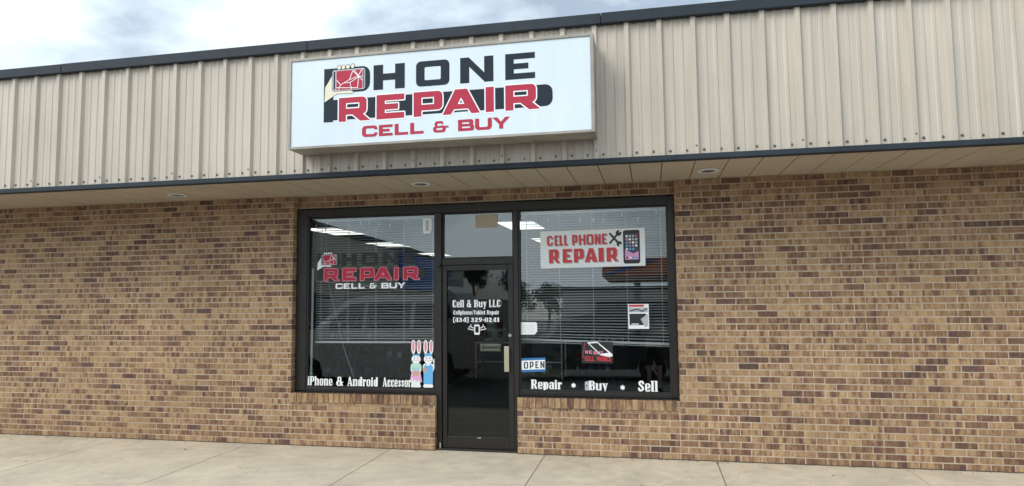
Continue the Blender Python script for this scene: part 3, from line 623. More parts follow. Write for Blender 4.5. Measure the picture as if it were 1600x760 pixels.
# ================================================================== WINDOW GRAPHICS
def gin(d=.004): return lambda u, v: (u, YG(v)+d, v)       # on the inner face of the glass
def gout(d=.004): return lambda u, v: (u, YG(v)-d, v)      # on the outer face
lg = thing('window_logo_decal', (-3.3, YG(1.95), 1.95), 'red and smoky grey phone repair logo decal on the left shop window', 'decal')
WS, WX, WZ = 1.221, -3.89, 1.945
logo(lg, lambda u, v, d: (WX+u*WS, YG(WZ+v*WS)-.0045-d, WZ+v*WS), M_SMOKE, M_RED, M_PINK, M_WHT, cell=M_WHT)
def lettering(name, words, label, cat='lettering', m=M_WHT, group=None):
    z0 = min(w[3] for w in words); x = (words[0][1]+words[-1][2])/2
    root = thing(name, (x, YG(z0), z0), label, cat, group) if len(words) > 1 else None
    for txt, x0, x1, a, b in words:
        mb = MB()
        for o in text_ops(txt, x0, x1, a, b): paint(mb, o, gout(.0105))
        if root: mb.build('word', m, root)
        else: tag(mb.build(name, m, loc=(x, YG(z0), z0)), label, cat, group)
lettering('window_lettering', [('iPhone', -4.073, -3.752, .694, .798), ('&', -3.702, -3.610, .694, .798), ('Android', -3.560, -3.172, .694, .798), ('Accessories', -3.112, -2.652, .694, .798)], 'white phone accessories lettering along the bottom of the left shop window')
lettering('window_lettering', [('Repair', -1.340, -.997, .700, .800)], 'white word Repair at the bottom of the right window under the OPEN sign')
lettering('window_lettering', [('Buy', -.694, -.492, .698, .796)], 'white word Buy at the bottom middle of the right window')
lettering('window_lettering', [('Sell', -.164, .049, .693, .806)], 'white word Sell at the bottom right corner of the right window')
for x, z, lab in ((-.868, .743, 'small white star between the words Repair and Buy'), (-.331, .729, 'small white star between the words Buy and Sell')):
    s_ = MB(); pts = []
    for k in range(12):
        r_ = .031 if k % 2 == 0 else .018; pts.append((x+r_*cos(pi*k/6+pi/2), z+r_*sin(pi*k/6+pi/2)))
    paint(s_, [('+', pts)], gout(.0042)); tag(s_.build('star_decal', M_WHT, loc=(x, YG(z), z)), lab, 'decal', 'stars between the window words')
s_ = MB(); paint(s_, [('+', rr(-.742, .690, -.696, .790, .02)), ('-', bx(-.73, .735, -.715, .75))], gout(.0040)); tag(s_.build('sticker_scrap', M_GREYV, loc=(-.72, YG(.69), .69)), 'torn greyish white sticker remnant touching the left of the word Buy', 'sticker')
s_ = MB(); ops = xf(block('D', .113/.185, s=.23, b=.16, r=.2), .185, .185, -2.634, 2.486); paint(s_, ops, gout(.0042)); tag(s_.build('unit_letter', M_WHT, loc=(-2.58, YG(2.486), 2.486)), 'white capital letter D in the upper corner of the left window', 'lettering')
# lettering on the door glass (the door glass is upright)
DY = .1045
dm = lambda d=0: (lambda u, v: (u, DY-d, v))
dl = thing('door_lettering', (-1.98, DY, 1.3), 'three lines of white business lettering with a phone symbol on the door glass', 'lettering')
for txt, x0, x1, a, b in (('Cell & Buy LLC', -2.262, -1.690, 1.614, 1.696), ('Cellphone/Tablet Repair', -2.252, -1.708, 1.530, 1.577), ('(434) 329-0241', -2.256, -1.702, 1.444, 1.494)):
    mb = MB()
    for o in text_ops(txt, x0, x1, a, b): paint(mb, o, dm())
    mb.build('text_line', M_WHT, dl)
mb = MB(); paint(mb, [('+', rr(-2.005, 1.298, -1.939, 1.414, .014)), ('-', rr(-1.992, 1.322, -1.952, 1.394, .003))], dm())
for s in (-1, 1):
    cx = -1.972
    for l in ([(cx+s*.040, 1.372), (cx+s*.075, 1.392), (cx+s*.072, 1.412)], [(cx+s*.075, 1.392), (cx+s*.095, 1.385)], [(cx+s*.040, 1.350), (cx+s*.105, 1.366)]): paint(mb, stroke(l, .010), dm())
mb.build('phone_symbol', M_WHT, dl)
# paper squares
p = MB(); p.box(-1.990, -1.722, YG(2.6)-.009, YG(2.6)-.0065, 2.536, 2.688); tag(p.build('paper_notice', M_TANP, loc=(-1.86, YG(2.6), 2.536)), 'blank tan paper square taped in the pane above the door', 'paper')
p = MB(); p.box(-2.322, -2.138, .116, .119, 1.845, 2.028); tag(p.build('paper_notice', M_INWALL, loc=(-2.23, .116, 1.845)), 'dim grey paper sheet at the top left of the door glass', 'paper')
# white repair banner
bn = thing('repair_banner', (-.64, YG(2.27), 2.06), 'white banner with bold red CELL PHONE REPAIR lettering on the right window', 'poster')
def bq(u, v):    # slightly crooked in the window
    return v+(u+.64)*.010
P_ = lambda d: (lambda u, v: (u, YG(2.27)-.0045-d+(v-2.27)*TILT, bq(u, v)))
mb = MB(); mb.prism(bx(-1.222, 2.050, -.052, 2.472), P_(0), P_(.003)); mb.build('board', M_PAPER, bn)
mb = MB(); sh = MB()
for ch, a, b in (('C', -1.147, -1.078), ('E', -1.060, -1.015), ('L', -1.004, -.962), ('L', -.951, -.908), ('P', -.858, -.797), ('H', -.783, -.707), ('O', -.697, -.618), ('N', -.605, -.537), ('E', -.524, -.468)):
    H = .118; ops = xf(block(ch, (b-a)/H, s=.21, b=.17, r=.17), H, H, a, 2.304)
    paint(sh, xf(ops, 1, 1, .009, -.009), P_(.0034)); paint(mb, ops, P_(.0042))
for ch, a, b in (('R', -1.125, -.998), ('E', -.969, -.865), ('P', -.842, -.728), ('A', -.722, -.576), ('I', -.566, -.508), ('R', -.476, -.345)):
    H = .156; ops = xf(block(ch, (b-a)/H, s=.30, b=.2, r=.2), H, H, a, 2.108)
    paint(sh, xf(ops, 1, 1, .011, -.010), P_(.0034)); paint(mb, ops, P_(.0042))
sh.build('lettering_shadow', M_GREYV, bn); mb.build('lettering', M_BRIGHTRED, bn)
mb = MB()   # crossed screwdriver and spanner
def tools():
    o = stroke([(-.440, 2.425), (-.345, 2.315)], .024, caps=False)+stroke([(-.440, 2.308), (-.350, 2.412)], .022, caps=False)
    o += [('+', ell(-.338, 2.424, .032, .032)), ('-', [(-.340, 2.428), (-.300, 2.440), (-.318, 2.470)]), ('+', ell(-.333, 2.302, .030, .030)), ('-', [(-.336, 2.300), (-.322, 2.250), (-.292, 2.290)])]
    return o
paint(mb, tools(), P_(.0042)); mb.build('crossed_tools', M_BLACK, bn)
mb = MB(); paint(mb, [('+', rr(-.290, 2.078, -.108, 2.452, .025))], P_(.0042), 0); paint(mb, [('+', bx(-.272, 2.122, -.124, 2.412))], P_(.0048), 1)
paint(mb, [('+', [(-.272, 2.122), (-.124, 2.122), (-.124, 2.215), (-.18, 2.19), (-.272, 2.235)])], P_(.0052), 6)
pal = [2, 3, 4, 5, 2, 4, 3, 7]
for r_ in range(6):
    for c_ in range(4):
        x = -.262+c_*.0345; z = 2.372-r_*.036 if r_ < 5 else 2.132
        if r_ == 4 and c_ == 3: continue
        paint(mb, [('+', rr(x, z, x+.024, z+.024, .006))], P_(.0056), pal[(r_*3+c_*5) % 8])
mb.build('phone_picture', [M_BLACK, mat('phone_screen', (.035, .04, .07), .3), M_WHT, M_SKYB, M_GREYV, M_PINK, M_LILAC, M_BRIGHTRED], bn)
# OPEN sign
op = thing('open_sign', (-1.32, YG(.97)-.006, .88), 'blue and white OPEN sign in the lower left of the right window', 'sign')
oq = lambda d: (lambda u, v: (u, YG(.97)-.0045-d+(v-.97)*TILT, v+(u+1.32)*.045))
mb = MB(); mb.prism(rr(-1.456, .886, -1.180, 1.040, .008), oq(0), oq(.004)); mb.build('board', M_BLUE, op)
mb = MB(); paint(mb, [('+', bx(-1.452, .912, -1.184, 1.014))], oq(.0046)); mb.build('panel', M_WHT, op)
mb = MB()
for ch, a, b in (('O', -1.425, -1.370), ('P', -1.358, -1.308), ('E', -1.294, -1.250), ('N', -1.236, -1.184+.0)):
    H = .076; paint(mb, xf(block(ch, (b-a)/H-.08, s=.19, b=.16, r=.22), H, H, a, .924), oq(.0052))
mb.build('lettering', M_BLACK, op)
# notes and posters
mb = MB(); paint(mb, [('+', [(-1.468, 1.300), (-1.30, 1.300), (-1.27, 1.335), (-1.27, 1.425), (-1.285, 1.440), (-1.468, 1.440)])], gout(.0045), 0)
for k in range(4): paint(mb, [('+', bx(-1.445, 1.33+.022*k, -1.30, 1.333+.022*k))], gout(.0049), 1)
tag(mb.build('paper_note', [M_PAPER, M_GREYV], loc=(-1.37, YG(1.3), 1.3)), 'small white paper note with faint lines beside the door on the right window', 'paper')
mb = MB(); paint(mb, [('+', bx(-.254, 1.365, -.030, 1.636))], gout(.0045), 0)
paint(mb, [('+', bx(-.245, 1.605, -.08, 1.628))], gout(.005), 1); paint(mb, [('+', bx(-.246, 1.545, -.04, 1.597))], gout(.005), 2); paint(mb, [('+', bx(-.240, 1.405, -.06, 1.530))], gout(.005), 3)
paint(mb, [('+', [(-.12, 1.47), (-.04, 1.53), (-.04, 1.40), (-.07, 1.38)])], gout(.0054), 4); paint(mb, stroke([(-.23, 1.56), (-.15, 1.58), (-.10, 1.555), (-.05, 1.585)], .012), gout(.0054), 3); paint(mb, [('+', bx(-.22, 1.412, -.14, 1.422))], gout(.0054), 0)
tag(mb.build('flyer', [M_PAPER, M_BRIGHTRED, M_GREYV, M_BLACK, M_GREYV], loc=(-.14, YG(1.36), 1.36)), 'white flyer with a red heading and dark photo on the right window', 'poster')
dp = thing('phone_poster', (-.6, YG(1.1), .99), 'black poster showing a tilted white phone above red lettering', 'poster')
mb = MB(); mb.prism(bx(-.772, .988, -.428, 1.222), gout(.0045), gout(.0065)); mb.build('sheet', M_BLACK, dp)
mb = MB(); paint(mb, [('+', [(-.712, 1.216), (-.60, 1.226), (-.437, 1.092), (-.430, 1.070), (-.47, 1.055), (-.566, 1.078)]), ('-', [(-.685, 1.203), (-.598, 1.211), (-.475, 1.103), (-.565, 1.092)])], gout(.0072)); mb.build('phone_picture', M_WHT, dp)
mb = MB()
for i, (ch, a) in enumerate(zip('WE', (-.735, -.690))): paint(mb, xf(block(ch, 1.0, s=.26, b=.2), .036, .036, a, 1.092), gout(.0072), 1)
for i, (ch, a) in enumerate(zip('BUY', (-.640, -.602, -.566))): paint(mb, xf(block(ch, .85, s=.26, b=.2), .036, .036, a, 1.085), gout(.0076), 1)
xs = -.735
for ch in 'CELL PHONES':
    if ch != ' ': paint(mb, xf(block(ch, .42, s=.15, b=.18), .052, .052, xs, 1.012), gout(.0072), 0)
    xs += .0262
paint(mb, stroke([(-.735, 1.21), (-.762, 1.05), (-.735, 1.045)], .005), gout(.007), 0)
mb.build('lettering', [M_BRIGHTRED, M_PINK], dp)
# rabbit cut-outs
def rabbit(name, cx, girl, label):
    t = thing(name, (cx, YG(.67)-.006, .672), label, 'decoration', 'rabbit cut-outs in the left window')
    q = lambda d: (lambda u, v: (cx+u*1.22, YG(.690+v*.97)-.0045-d, .690+v*.97))
    sil = [('+', ell(0, .335, .045, .052)), ('+', ell(-.028, .48, .022, .085)), ('+', ell(.028, .48, .022, .085)), ('+', rr(-.054, .17, .054, .29, .04)), ('+', rr(-.05, 0, .05, .035, .016)), ('+', rr(-.042, .02, .042, .2, .02))]
    if girl: sil += [('+', [(-.060, .062), (.060, .062), (.040, .20), (-.040, .20)])]
    else: sil += [('+', ell(.066, .31, .020, .034)), ('+', [(.03, .26), (.055, .28), (.080, .30), (.06, .22), (.03, .19)])]
    mb = MB()
    vs_ = MB(); paint(vs_, sil, q(0)); paint(vs_, sil, q(.003))
    vs_.build('body', M_WHT, t)
    mb = MB()
    for s in (-1, 1): paint(mb, [('+', ell(s*.028, .485, .0125, .068))], q(.0036), 0)
    if girl:
        paint(mb, [('+', [(-.058, .062), (.058, .062), (.039, .19), (-.039, .19)])], q(.0036), 1); paint(mb, [('+', rr(-.052, .195, .052, .285, .03))], q(.0036), 2); paint(mb, [('+', ell(0, .165, .034, .036))], q(.0042), 3)
        paint(mb, [('+', rr(-.034, .372, .036, .392, .008))], q(.0042), 4); paint(mb, stroke([(-.028, .19), (-.02, .225), (.02, .225), (.028, .19)], .006), q(.0044), 4)
    else:
        paint(mb, [('+', rr(-.046, .04, .046, .258, .016)), ], q(.0036), 5); paint(mb, [('+', bx(-.030, .25, -.018, .285)), ('+', bx(.018, .25, .03, .285))], q(.0036), 5); paint(mb, [('+', ell(-.035, .205, .018, .034))], q(.0042), 3)
        paint(mb, [('+', rr(-.040, .370, .040, .394, .010)), ('+', rr(-.028, .385, .028, .405, .01))], q(.0042), 5)
    for s in (-1, 1): paint(mb, [('+', ell(s*.016, .347, .0055, .008))], q(.0042), 6)
    paint(mb, [('+', ell(0, .328, .006, .004))], q(.0042), 0); paint(mb, stroke([(-.010, .316), (0, .311), (.010, .316)], .003), q(.0042), 6); paint(mb, [('+', ell(-.026, .322, .008, .006)), ('+', ell(.026, .322, .008, .006))], q(.0042), 0)
    mb.build('painted_clothes', [M_PINK, M_LILAC, M_MINT, M_TAN, M_SKYB, M_SKYB, M_BLACK], t)
rabbit('rabbit_decoration', -2.706, True, 'pink-skirted paper rabbit holding a basket in the left window')
rabbit('rabbit_decoration', -2.556, False, 'waving paper rabbit in blue overalls beside the door frame')
# light tube standing at the left edge of the left window
tb = thing('light_tube', (-4.07, .20, .67), 'thin white tube with a blue end standing at the left edge of the left window', 'tube')
mb = MB(); mb.tube([(-4.066, .152, .80), (-4.066, .165, 2.1)], .014, 10); mb.build('tube', M_RAIL, tb)
mb = MB(); mb.tube([(-4.066, .150, .672), (-4.066, .152, .798)], .020, 10); mb.build('end_cap', M_SKYB, tb)

# ================================================================== BLINDS
def blind(x0, x1, z0a, z0b, label, wand):
    YB = .215; t = thing('window_blind', ((x0+x1)/2, YB, 2.72), label, 'blind', 'white mini blinds inside the shop windows')
    mb = MB(); mb.bbox(x0, x1, YB-.02, YB+.02, 2.675, 2.715, .004); mb.build('headrail', M_RAIL, t)
    mb = MB(); n = int((2.66-min(z0a, z0b))/.0300)
    for k in range(n):
        z = 2.655-.0300*k; j = random.uniform(-.0025, .0025); bend = random.choice((.10, .32, .68)) if random.random() < .10 else None; base = max(z0a, z0b)+.02
        dz = lambda u: (z0a+(z0b-z0a)*u-max(z0a, z0b))*max(0, 1-(z-min(z0a, z0b))/.35)
        sag = random.uniform(-.002, .002); vs = []; M_ = 24
        for i in range(M_+1):
            u = i/M_; x = x0+(x1-x0)*u; zz = z+dz(u)+j+sag*sin(pi*u)-(.010*math.exp(-((u-bend)/.05)**2) if bend else 0)
            for (yy, h) in ((-.0150, -.0056), (-.006, .0002), (.006, .0048), (.0150, .0052)): vs.append((x, YB+yy, zz+h))
        mb.add(vs, [(i*4+a, i*4+4+a, i*4+5+a, i*4+1+a) for i in range(M_) for a in range(3)])
    mb.build('slats', M_SLAT, t)
    mb = MB(); mb.prism([(x0, z0a-.008), (x1, z0b-.008), (x1, z0b+.014), (x0, z0a+.014)], lambda x, z: (x, YB-.018, z), lambda x, z: (x, YB+.018, z)); mb.build('bottom_rail', M_RAIL, t)
    for k in range(5):
        x = x0+(x1-x0)*(.04+.23*k); mb = MB()
        for yy in (-.0165, .0165): mb.tube([(x, YB+yy, 2.68), (x, YB+yy, z0a+(z0b-z0a)*(.04+.23*k))], .0022, 5)
        mb.build('ladder_cord', M_RAIL, t)
    mb = MB(); mb.tube(wand, .0022, 6); mb.build('wand', M_RAIL, t)
blind(-4.045, -2.475, 1.197, 1.200, 'white slatted blind lowered two thirds inside the left shop window', [(-3.93, .185, 2.67), (-3.86, .180, 1.9), (-3.66, .176, 1.15), (-3.52, .176, .78)])
blind(-1.465, .185, 1.238, 1.190, 'white slatted blind with a sagging bottom rail inside the right shop window', [(.12, .185, 2.67), (.125, .180, 1.75)])
# icicle light strings
for x0, x1, lab, ps in ((-4.06, -2.47, 'string of tiny white icicle lights along the top of the left window', (-4.03, -3.9, -3.88, -3.45, -3.33, -3.2, -3.06, -2.84, -2.6)), (-1.45, .18, 'string of tiny white icicle lights along the top of the right window', (-1.42, -1.28, -1.13, -1.02, -.77, -.62, -.50, -.30, -.12, .08))):
    t = thing('string_lights', ((x0+x1)/2, .16, 2.70), lab, 'string lights', 'icicle light strings inside the windows'); mb = MB(); pts = []
    for i in range(25): u = i/24; pts.append((x0+(x1-x0)*u, .163, 2.69-.012*abs(sin(u*pi*6))))
    mb.tube(pts, .0022, 5); mb.build('wire', M_RAIL, t)
    for x in ps:
        L_ = random.uniform(.03, .13); a = random.uniform(-.5, .5); mb = MB(); z = 2.685-L_
        mb.tube([(x, .163, 2.688), (x+.008, .163, z+.02)], .0012, 4); mb.tube([(x, .162, z+.03), (x+.018*sin(a), .160, z+.012), (x+.036*sin(a), .160, z-.012)], [.0085, .0065, .002], 6); mb.build('bulb', M_WHT, t)

# ================================================================== SHOP INTERIOR
for i, (x, y) in enumerate(((-5.15, 2.9), (-5.42, 5.9), (-5.55, 9.4), (-1.97, 2.9), (-1.97, 5.9), (-2.0, 9.4))):
    t = thing('ceiling_light', (x, y, 2.85), ['lit ceiling panel nearest the left window', 'second lit ceiling panel back behind the left window', 'lit ceiling panel deepest in the shop behind the left window', 'lit ceiling panel nearest the door, cut by the door mullion', 'second lit ceiling panel back behind the right window', 'lit ceiling panel deepest in the shop behind the right window'][i], 'light', 'lit ceiling panels inside the shop')
    mb = MB(); mb.box(x-.31, x+.31, y-.63, y-.60, 2.838, 2.849); mb.box(x-.31, x+.31, y+.60, y+.63, 2.838, 2.849); mb.box(x-.31, x-.28, y-.60, y+.60, 2.838, 2.849); mb.box(x+.28, x+.31, y-.60, y+.60, 2.838, 2.849); mb.build('frame', M_RAIL, t)
    mb = MB(); mb.box(x-.279, x+.279, y-.599, y+.599, 2.841, 2.848); mb.build('diffuser', M_TUBE, t)
# glass display counter seen through the door
dc = thing('display_counter', (-2.1, 3.2, .02), 'glass display counter seen through the shop door', 'counter')
mb = MB(); mb.bbox(-2.75, -1.35, 2.9, 3.4, .02, .45, .01); mb.build('base', M_SHELF, dc)
mb = MB()
for x in (-2.74, -1.38):
    for y in (2.91, 3.37): mb.box(x, x+.02, y, y+.02, .451, .999)
for z in (.70, .999):
    mb.box(-2.74, -1.36, 2.905, 2.93, z, z+.02); mb.box(-2.74, -1.36, 3.37, 3.395, z, z+.02)
mb.build('case_frame', M_STEEL, dc)
mb = MB(); mb.box(-2.719, -1.381, 2.912, 2.918, .452, .998); mb.box(-2.73, -1.37, 2.931, 3.369, 1.020, 1.026); mb.build('pane', M_CASEGLASS, dc)
mb = MB(); mb.box(-2.72, -1.38, 2.935, 3.36, .722, .730); mb.build('shelf', M_CASEGLASS, dc)
for i, (x, l) in enumerate(((-2.62, 'left one of two pale grey boxes on the glass counter'), (-2.44, 'right one of two pale grey boxes on the glass counter'))):
    mb = MB(); mb.bbox(x, x+.16, 3.0, 3.2, 1.027, 1.21, .004, 0); mb.box(x+.03, x+.13, 2.996, 2.999, 1.08, 1.17, 1); tag(mb.build('carton', [M_BOXW, M_SHELF], loc=(x+.08, 3.1, 1.027)), l, 'box', 'cartons on the counter')
# dark shelving with hanging packets behind the left window
def rack(x0, x1, y, label, seed, h=1.5):
    R = random.Random(seed); t = thing('display_rack', ((x0+x1)/2, y, .02), label, 'rack', 'accessory racks in the shop')
    mb = MB(); mb.box(x0, x1, y, y+.03, .15, h); mb.box(x0, x0+.05, y-.3, y+.3, .02, .15); mb.box(x1-.05, x1, y-.3, y+.3, .02, .15); mb.build('panel', M_SHELF, t)
    z = h-.12
    while z > .3:
        x = x0+.08
        while x < x1-.1:
            w = R.uniform(.05, .09); hh = R.uniform(.10, .17); mb = MB(); mb.tube([(x+w/2, y-.001, z), (x+w/2, y-.09, z+.005)], .003, 5, 1); mb.box(x, x+w, y-.075, y-.065, z-hh, z-.004, 0); mb.box(x+.008, x+w-.008, y-.078, y-.0755, z-hh*.8, z-hh*.3, 2)
            mb.build('packet', [R.choice((M_SHELF, M_INWALL, M_BLACK, M_INWALL)), M_STEEL, R.choice((M_BLUE, M_GREYV, M_REDC, M_SHELF))], t); x += w+R.uniform(.03, .07)
        z -= .23
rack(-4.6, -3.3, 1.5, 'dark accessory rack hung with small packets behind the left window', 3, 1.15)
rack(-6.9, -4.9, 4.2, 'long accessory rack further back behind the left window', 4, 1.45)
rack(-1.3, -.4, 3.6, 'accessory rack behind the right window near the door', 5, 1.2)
lc = thing('cable_stand', (-3.7, .62, .02), 'tangled wire stand behind the bottom of the left window', 'stand')
for i in range(9):
    mb = MB(); x = -4.0+.11*i; R = random.Random(i); pts = [(x, .62, .02), (x+R.uniform(-.1, .1), .6, .45), (x+R.uniform(-.2, .25), .58, .8), (x+R.uniform(-.2, .3), .6, R.uniform(.85, 1.1)), (x+R.uniform(-.1, .4), .62, .78)]
    mb.tube(pts, .004, 5); mb.build('wire', M_SHELF, lc)
mb = MB(); mb.bbox(-2.95, -2.72, 2.95, 3.25, .55, 1.1, .05); tag(mb.build('red_bag', M_REDC, loc=(-2.84, 3.1, .55)), 'dim red cloth bag at the left end of the counter', 'bag')
mb = MB(); mb.box(-1.1, .9, 5.0, 5.5, .02, 1.0, 0); mb.bbox(-1.15, .95, 4.95, 5.55, 1.001, 1.04, .008, 1); tag(mb.build('service_counter', [M_SHELF, M_INWALL], loc=(-.1, 5.2, .02)), 'dark service counter deep behind the right window', 'counter')

# ================================================================== ACROSS THE LOT (seen as reflections in the glass)
wg = thing('shop_wing', (-10.7, -18, -.15), 'ribbed beige shop wing with a dark roof edge across the car park', 'building')
mb = MB(); mb.box(-16, -10.7, -30, -9, -.15, 2.7); mb.build('wall', M_MORTAR, wg)
mb = MB(); y = -30.
while y < -9: mb.box(-10.75, -10.66, y, y+.27, 2.72, 4.4); mb.box(-10.66, -10.63, y+.1, y+.16, 2.72, 4.4); y += .305
mb.build('metal_siding', mat('wing_paint', (.82, .78, .69), .5), wg)
mb = MB(); mb.box(-16.1, -10.55, -30.1, -8.9, 4.41, 4.62); mb.build('roof_cap', M_CAP, wg)
for y in (-28, -24, -20, -16, -12): mb = MB(); mb.box(-10.72, -10.68, y-1.4, y+1.4, .3, 2.3); mb.build('window', M_BLACK, wg)
bs = thing('blue_shop_sign', (-10.5, -23, 2.9), 'blue box sign on the shop wing across the car park', 'sign')
mb = MB(); mb.bbox(-10.62, -10.45, -27, -19.5, 2.75, 4.3, .02); mb.build('cabinet', M_SIGNBLUE, bs)
mb = MB(); mb.box(-10.449, -10.44, -20.9, -20.2, 3.2, 3.9); mb.build('pale_mark', M_WHT, bs)
cn = thing('forecourt_canopy', (6, -46, -.15), 'flat canopy with an orange and blue band across the car park', 'canopy')
mb = MB(); mb.bbox(-3.4, 18, -50, -40.2, 4.4, 5.6, .05); mb.build('band', M_ORANGE, cn)
mb = MB(); mb.prism([(-3.4, 4.5), (-2.6, 4.5), (.6, 5.45), (-.2, 5.45)], lambda x, z: (x, -40.19, z), lambda x, z: (x, -40.1, z)); mb.build('blue_stripe', M_SIGNBLUE, cn)
for x in (-1, 8, 16): mb = MB(); mb.box(x-.25, x+.25, -45.3, -44.8, -.15, 4.39); mb.build('post', M_INWALL, cn)
kb = thing('kiosk_building', (4, -54, -.15), 'low pale grey building behind the forecourt canopy', 'building')
mb = MB(); mb.box(-8, 16, -60, -54, -.15, 4.0); mb.build('wall', mat('kiosk_render', (.68, .68, .66), .8), kb)
mb = MB(); mb.box(-8.2, 16.2, -60.2, -53.8, 4.01, 4.3); mb.build('roof', M_CAP, kb)
mb = MB(); mb.box(-5, 6, -53.99, -53.9, .7, 2.9); mb.build('window', M_BLACK, kb)

def car(loc, rz, paint_, label, name='parked_car'):
    t = thing(name, (0, 0, 0), label, 'car', 'cars parked behind the camera')
    wl, wr = -1.38, 1.38
    prof = [(-2.32, .42), (-2.36, .75), (-2.28, 1.02), (-1.95, 1.10), (-1.72, 1.58), (-1.45, 1.70), (.35, 1.70), (.62, 1.64), (1.22, 1.13), (2.05, 1.00), (2.30, .82), (2.34, .45), (2.2, .30), (1.78, .30), (1.70, .56), (1.38, .70), (1.06, .56), (.98, .30), (-.98, .30), (-1.06, .56), (-1.38, .70), (-1.70, .56), (-1.78, .30), (-2.2, .30)]
    def hw(z): return .90 if z < 1.0 else .90-(z-1.0)*.30
    mb = MB(); mb.prism(prof, lambda x, z: (x, -hw(z), z), lambda x, z: (x, hw(z), z)); b_ = mb.build('body', paint_, t)
    for s in (-1, 1):
        for q in ([(-1.72, 1.16), (-1.55, 1.56), (-.92, 1.60), (-.92, 1.14)], [(-.84, 1.14), (-.84, 1.60), (.10, 1.60), (.10, 1.13)], [(.18, 1.13), (.18, 1.60), (.52, 1.57), (1.02, 1.12)]):
            mb = MB(); mb.prism(q, lambda x, z: (x, s*(hw(z)+.002), z), lambda x, z: (x, s*(hw(z)+.008), z)); mb.build('side_window', M_BLACK, t)
        mb = MB(); mb.bbox(.85, 1.0, s*.98-.09, s*.98+.09, 1.10, 1.24, .03); mb.build('mirror', paint_, t)
        mb = MB(); mb.bbox(2.18, 2.33, s*.66-.17, s*.66+.17, .76, .90, .03); mb.build('headlight', M_LAMP, t)
        mb = MB(); mb.bbox(-2.37, -2.25, s*.72-.12, s*.72+.12, .80, 1.08, .03); mb.build('tail_light', M_TAIL, t)
        for x in (wl, wr):
            mb = MB(); mb.lathe([(.20, -.11), (.31, -.11), (.345, -.08), (.345, .08), (.31, .11), (.20, .11)], (x, s*.80, .345), 'y', 28); w = mb.build('wheel', M_TYRE, t, smooth=True)
            mb = MB(); mb.lathe([(.215, -.09), (.215, .09)], (x, s*.80, .345), 'y', 24)
            for k in range(6):
                a = 2*pi*k/6; mb.tube([(x+.03*cos(a), s*.88, .345+.03*sin(a)), (x+.21*cos(a), s*.88, .345+.21*sin(a))], .026, 6)
            mb.lathe([(.0005, s*.10), (.05, s*.10), (.06, s*.06)], (x, s*.80, .345), 'y', 14); mb.build('rim', M_STEEL, w)
    mb = MB(); mb.add([(.66, -.70, 1.62), (.66, .70, 1.62), (1.20, .80, 1.15), (1.20, -.80, 1.15)], [(0, 1, 2, 3)]); mb.v = [(x+.012, y, z+.012) for x, y, z in mb.v]; mb.build('windscreen', M_BLACK, t)
    mb = MB(); mb.bbox(-1.2, .3, -.62, .62, 1.701, 1.72, .008); mb.build('roof_panel', paint_, t)
    t.location = loc; t.rotation_euler = (0, 0, rz); return t
v_ = car((-6.0, -7.0, -.15), pi, M_SILVER, 'tall silver car parked side-on to the left, mirrored in the left window'); v_.scale = (1.08, 1.05, 1.24)
car((-1.4, -10.9, -.15), pi, M_GRAPH, 'dark car parked behind the photographer, its wheel mirrored in the right window')
car((-1.6, -16.8, -.15), 0, M_SILVER, 'pale car parked in the second row, mirrored in the right window')
car((-8.5, -13.5, -.15), 0, M_GRAPH, 'dark car further back towards the shop wing')

def tree(x, y, h, seed, label):
    R = random.Random(seed); t = thing('tree', (x, y, -.15), label, 'tree', 'trees across the car park')
    mb = MB(); mb.tube([(x, y, -.15), (x+.1, y, h*.3), (x-.05, y+.1, h*.62), (x, y, h*.85)], [.2, .15, .09, .03], 8)
    cl = []
    for k in range(9):
        a = R.uniform(0, 2*pi); r_ = R.uniform(.8, h*.27); z0 = h*R.uniform(.28, .6); e = (x+r_*cos(a), y+r_*sin(a), z0+R.uniform(.6, h*.3)); mb.tube([(x, y, z0), ((x+e[0])/2, (y+e[1])/2, z0+.5), e], [.07, .05, .02], 5); cl.append(e)
    cl.append((x, y, h*.85)); mb.build('trunk', M_BARK, t)
    f = MB()
    for e in cl:
        for k in range(170):
            d = Vector((R.gauss(0, 1), R.gauss(0, 1), R.gauss(0, .8)))*h*.07; p = Vector(e)+d; n1 = Vector((R.gauss(0, 1), R.gauss(0, 1), R.gauss(0, 1))).normalized(); n2 = n1.orthogonal().normalized(); s = R.uniform(.09, .2)
            f.add([p-n1*s, p-n2*s*.6, p+n1*s, p+n2*s*.6], [(0, 1, 2, 3)])
    f.flat = True; f.build('crown', M_LEAF, t)
for i, (x, y, h) in enumerate(((-10.5, -62, 5.2), (-14.5, -66, 6.0), (-19, -63, 5.4), (20, -64, 8), (-24, -66, 6.6))):
    tree(x, y, h, 20+i, ['leafy tree across the lot left of the grey kiosk', 'leafy tree second from the grey kiosk', 'shorter tree nearest the shop wing', 'tree at the far right end of the forecourt', 'tree behind the end of the shop wing'][i])

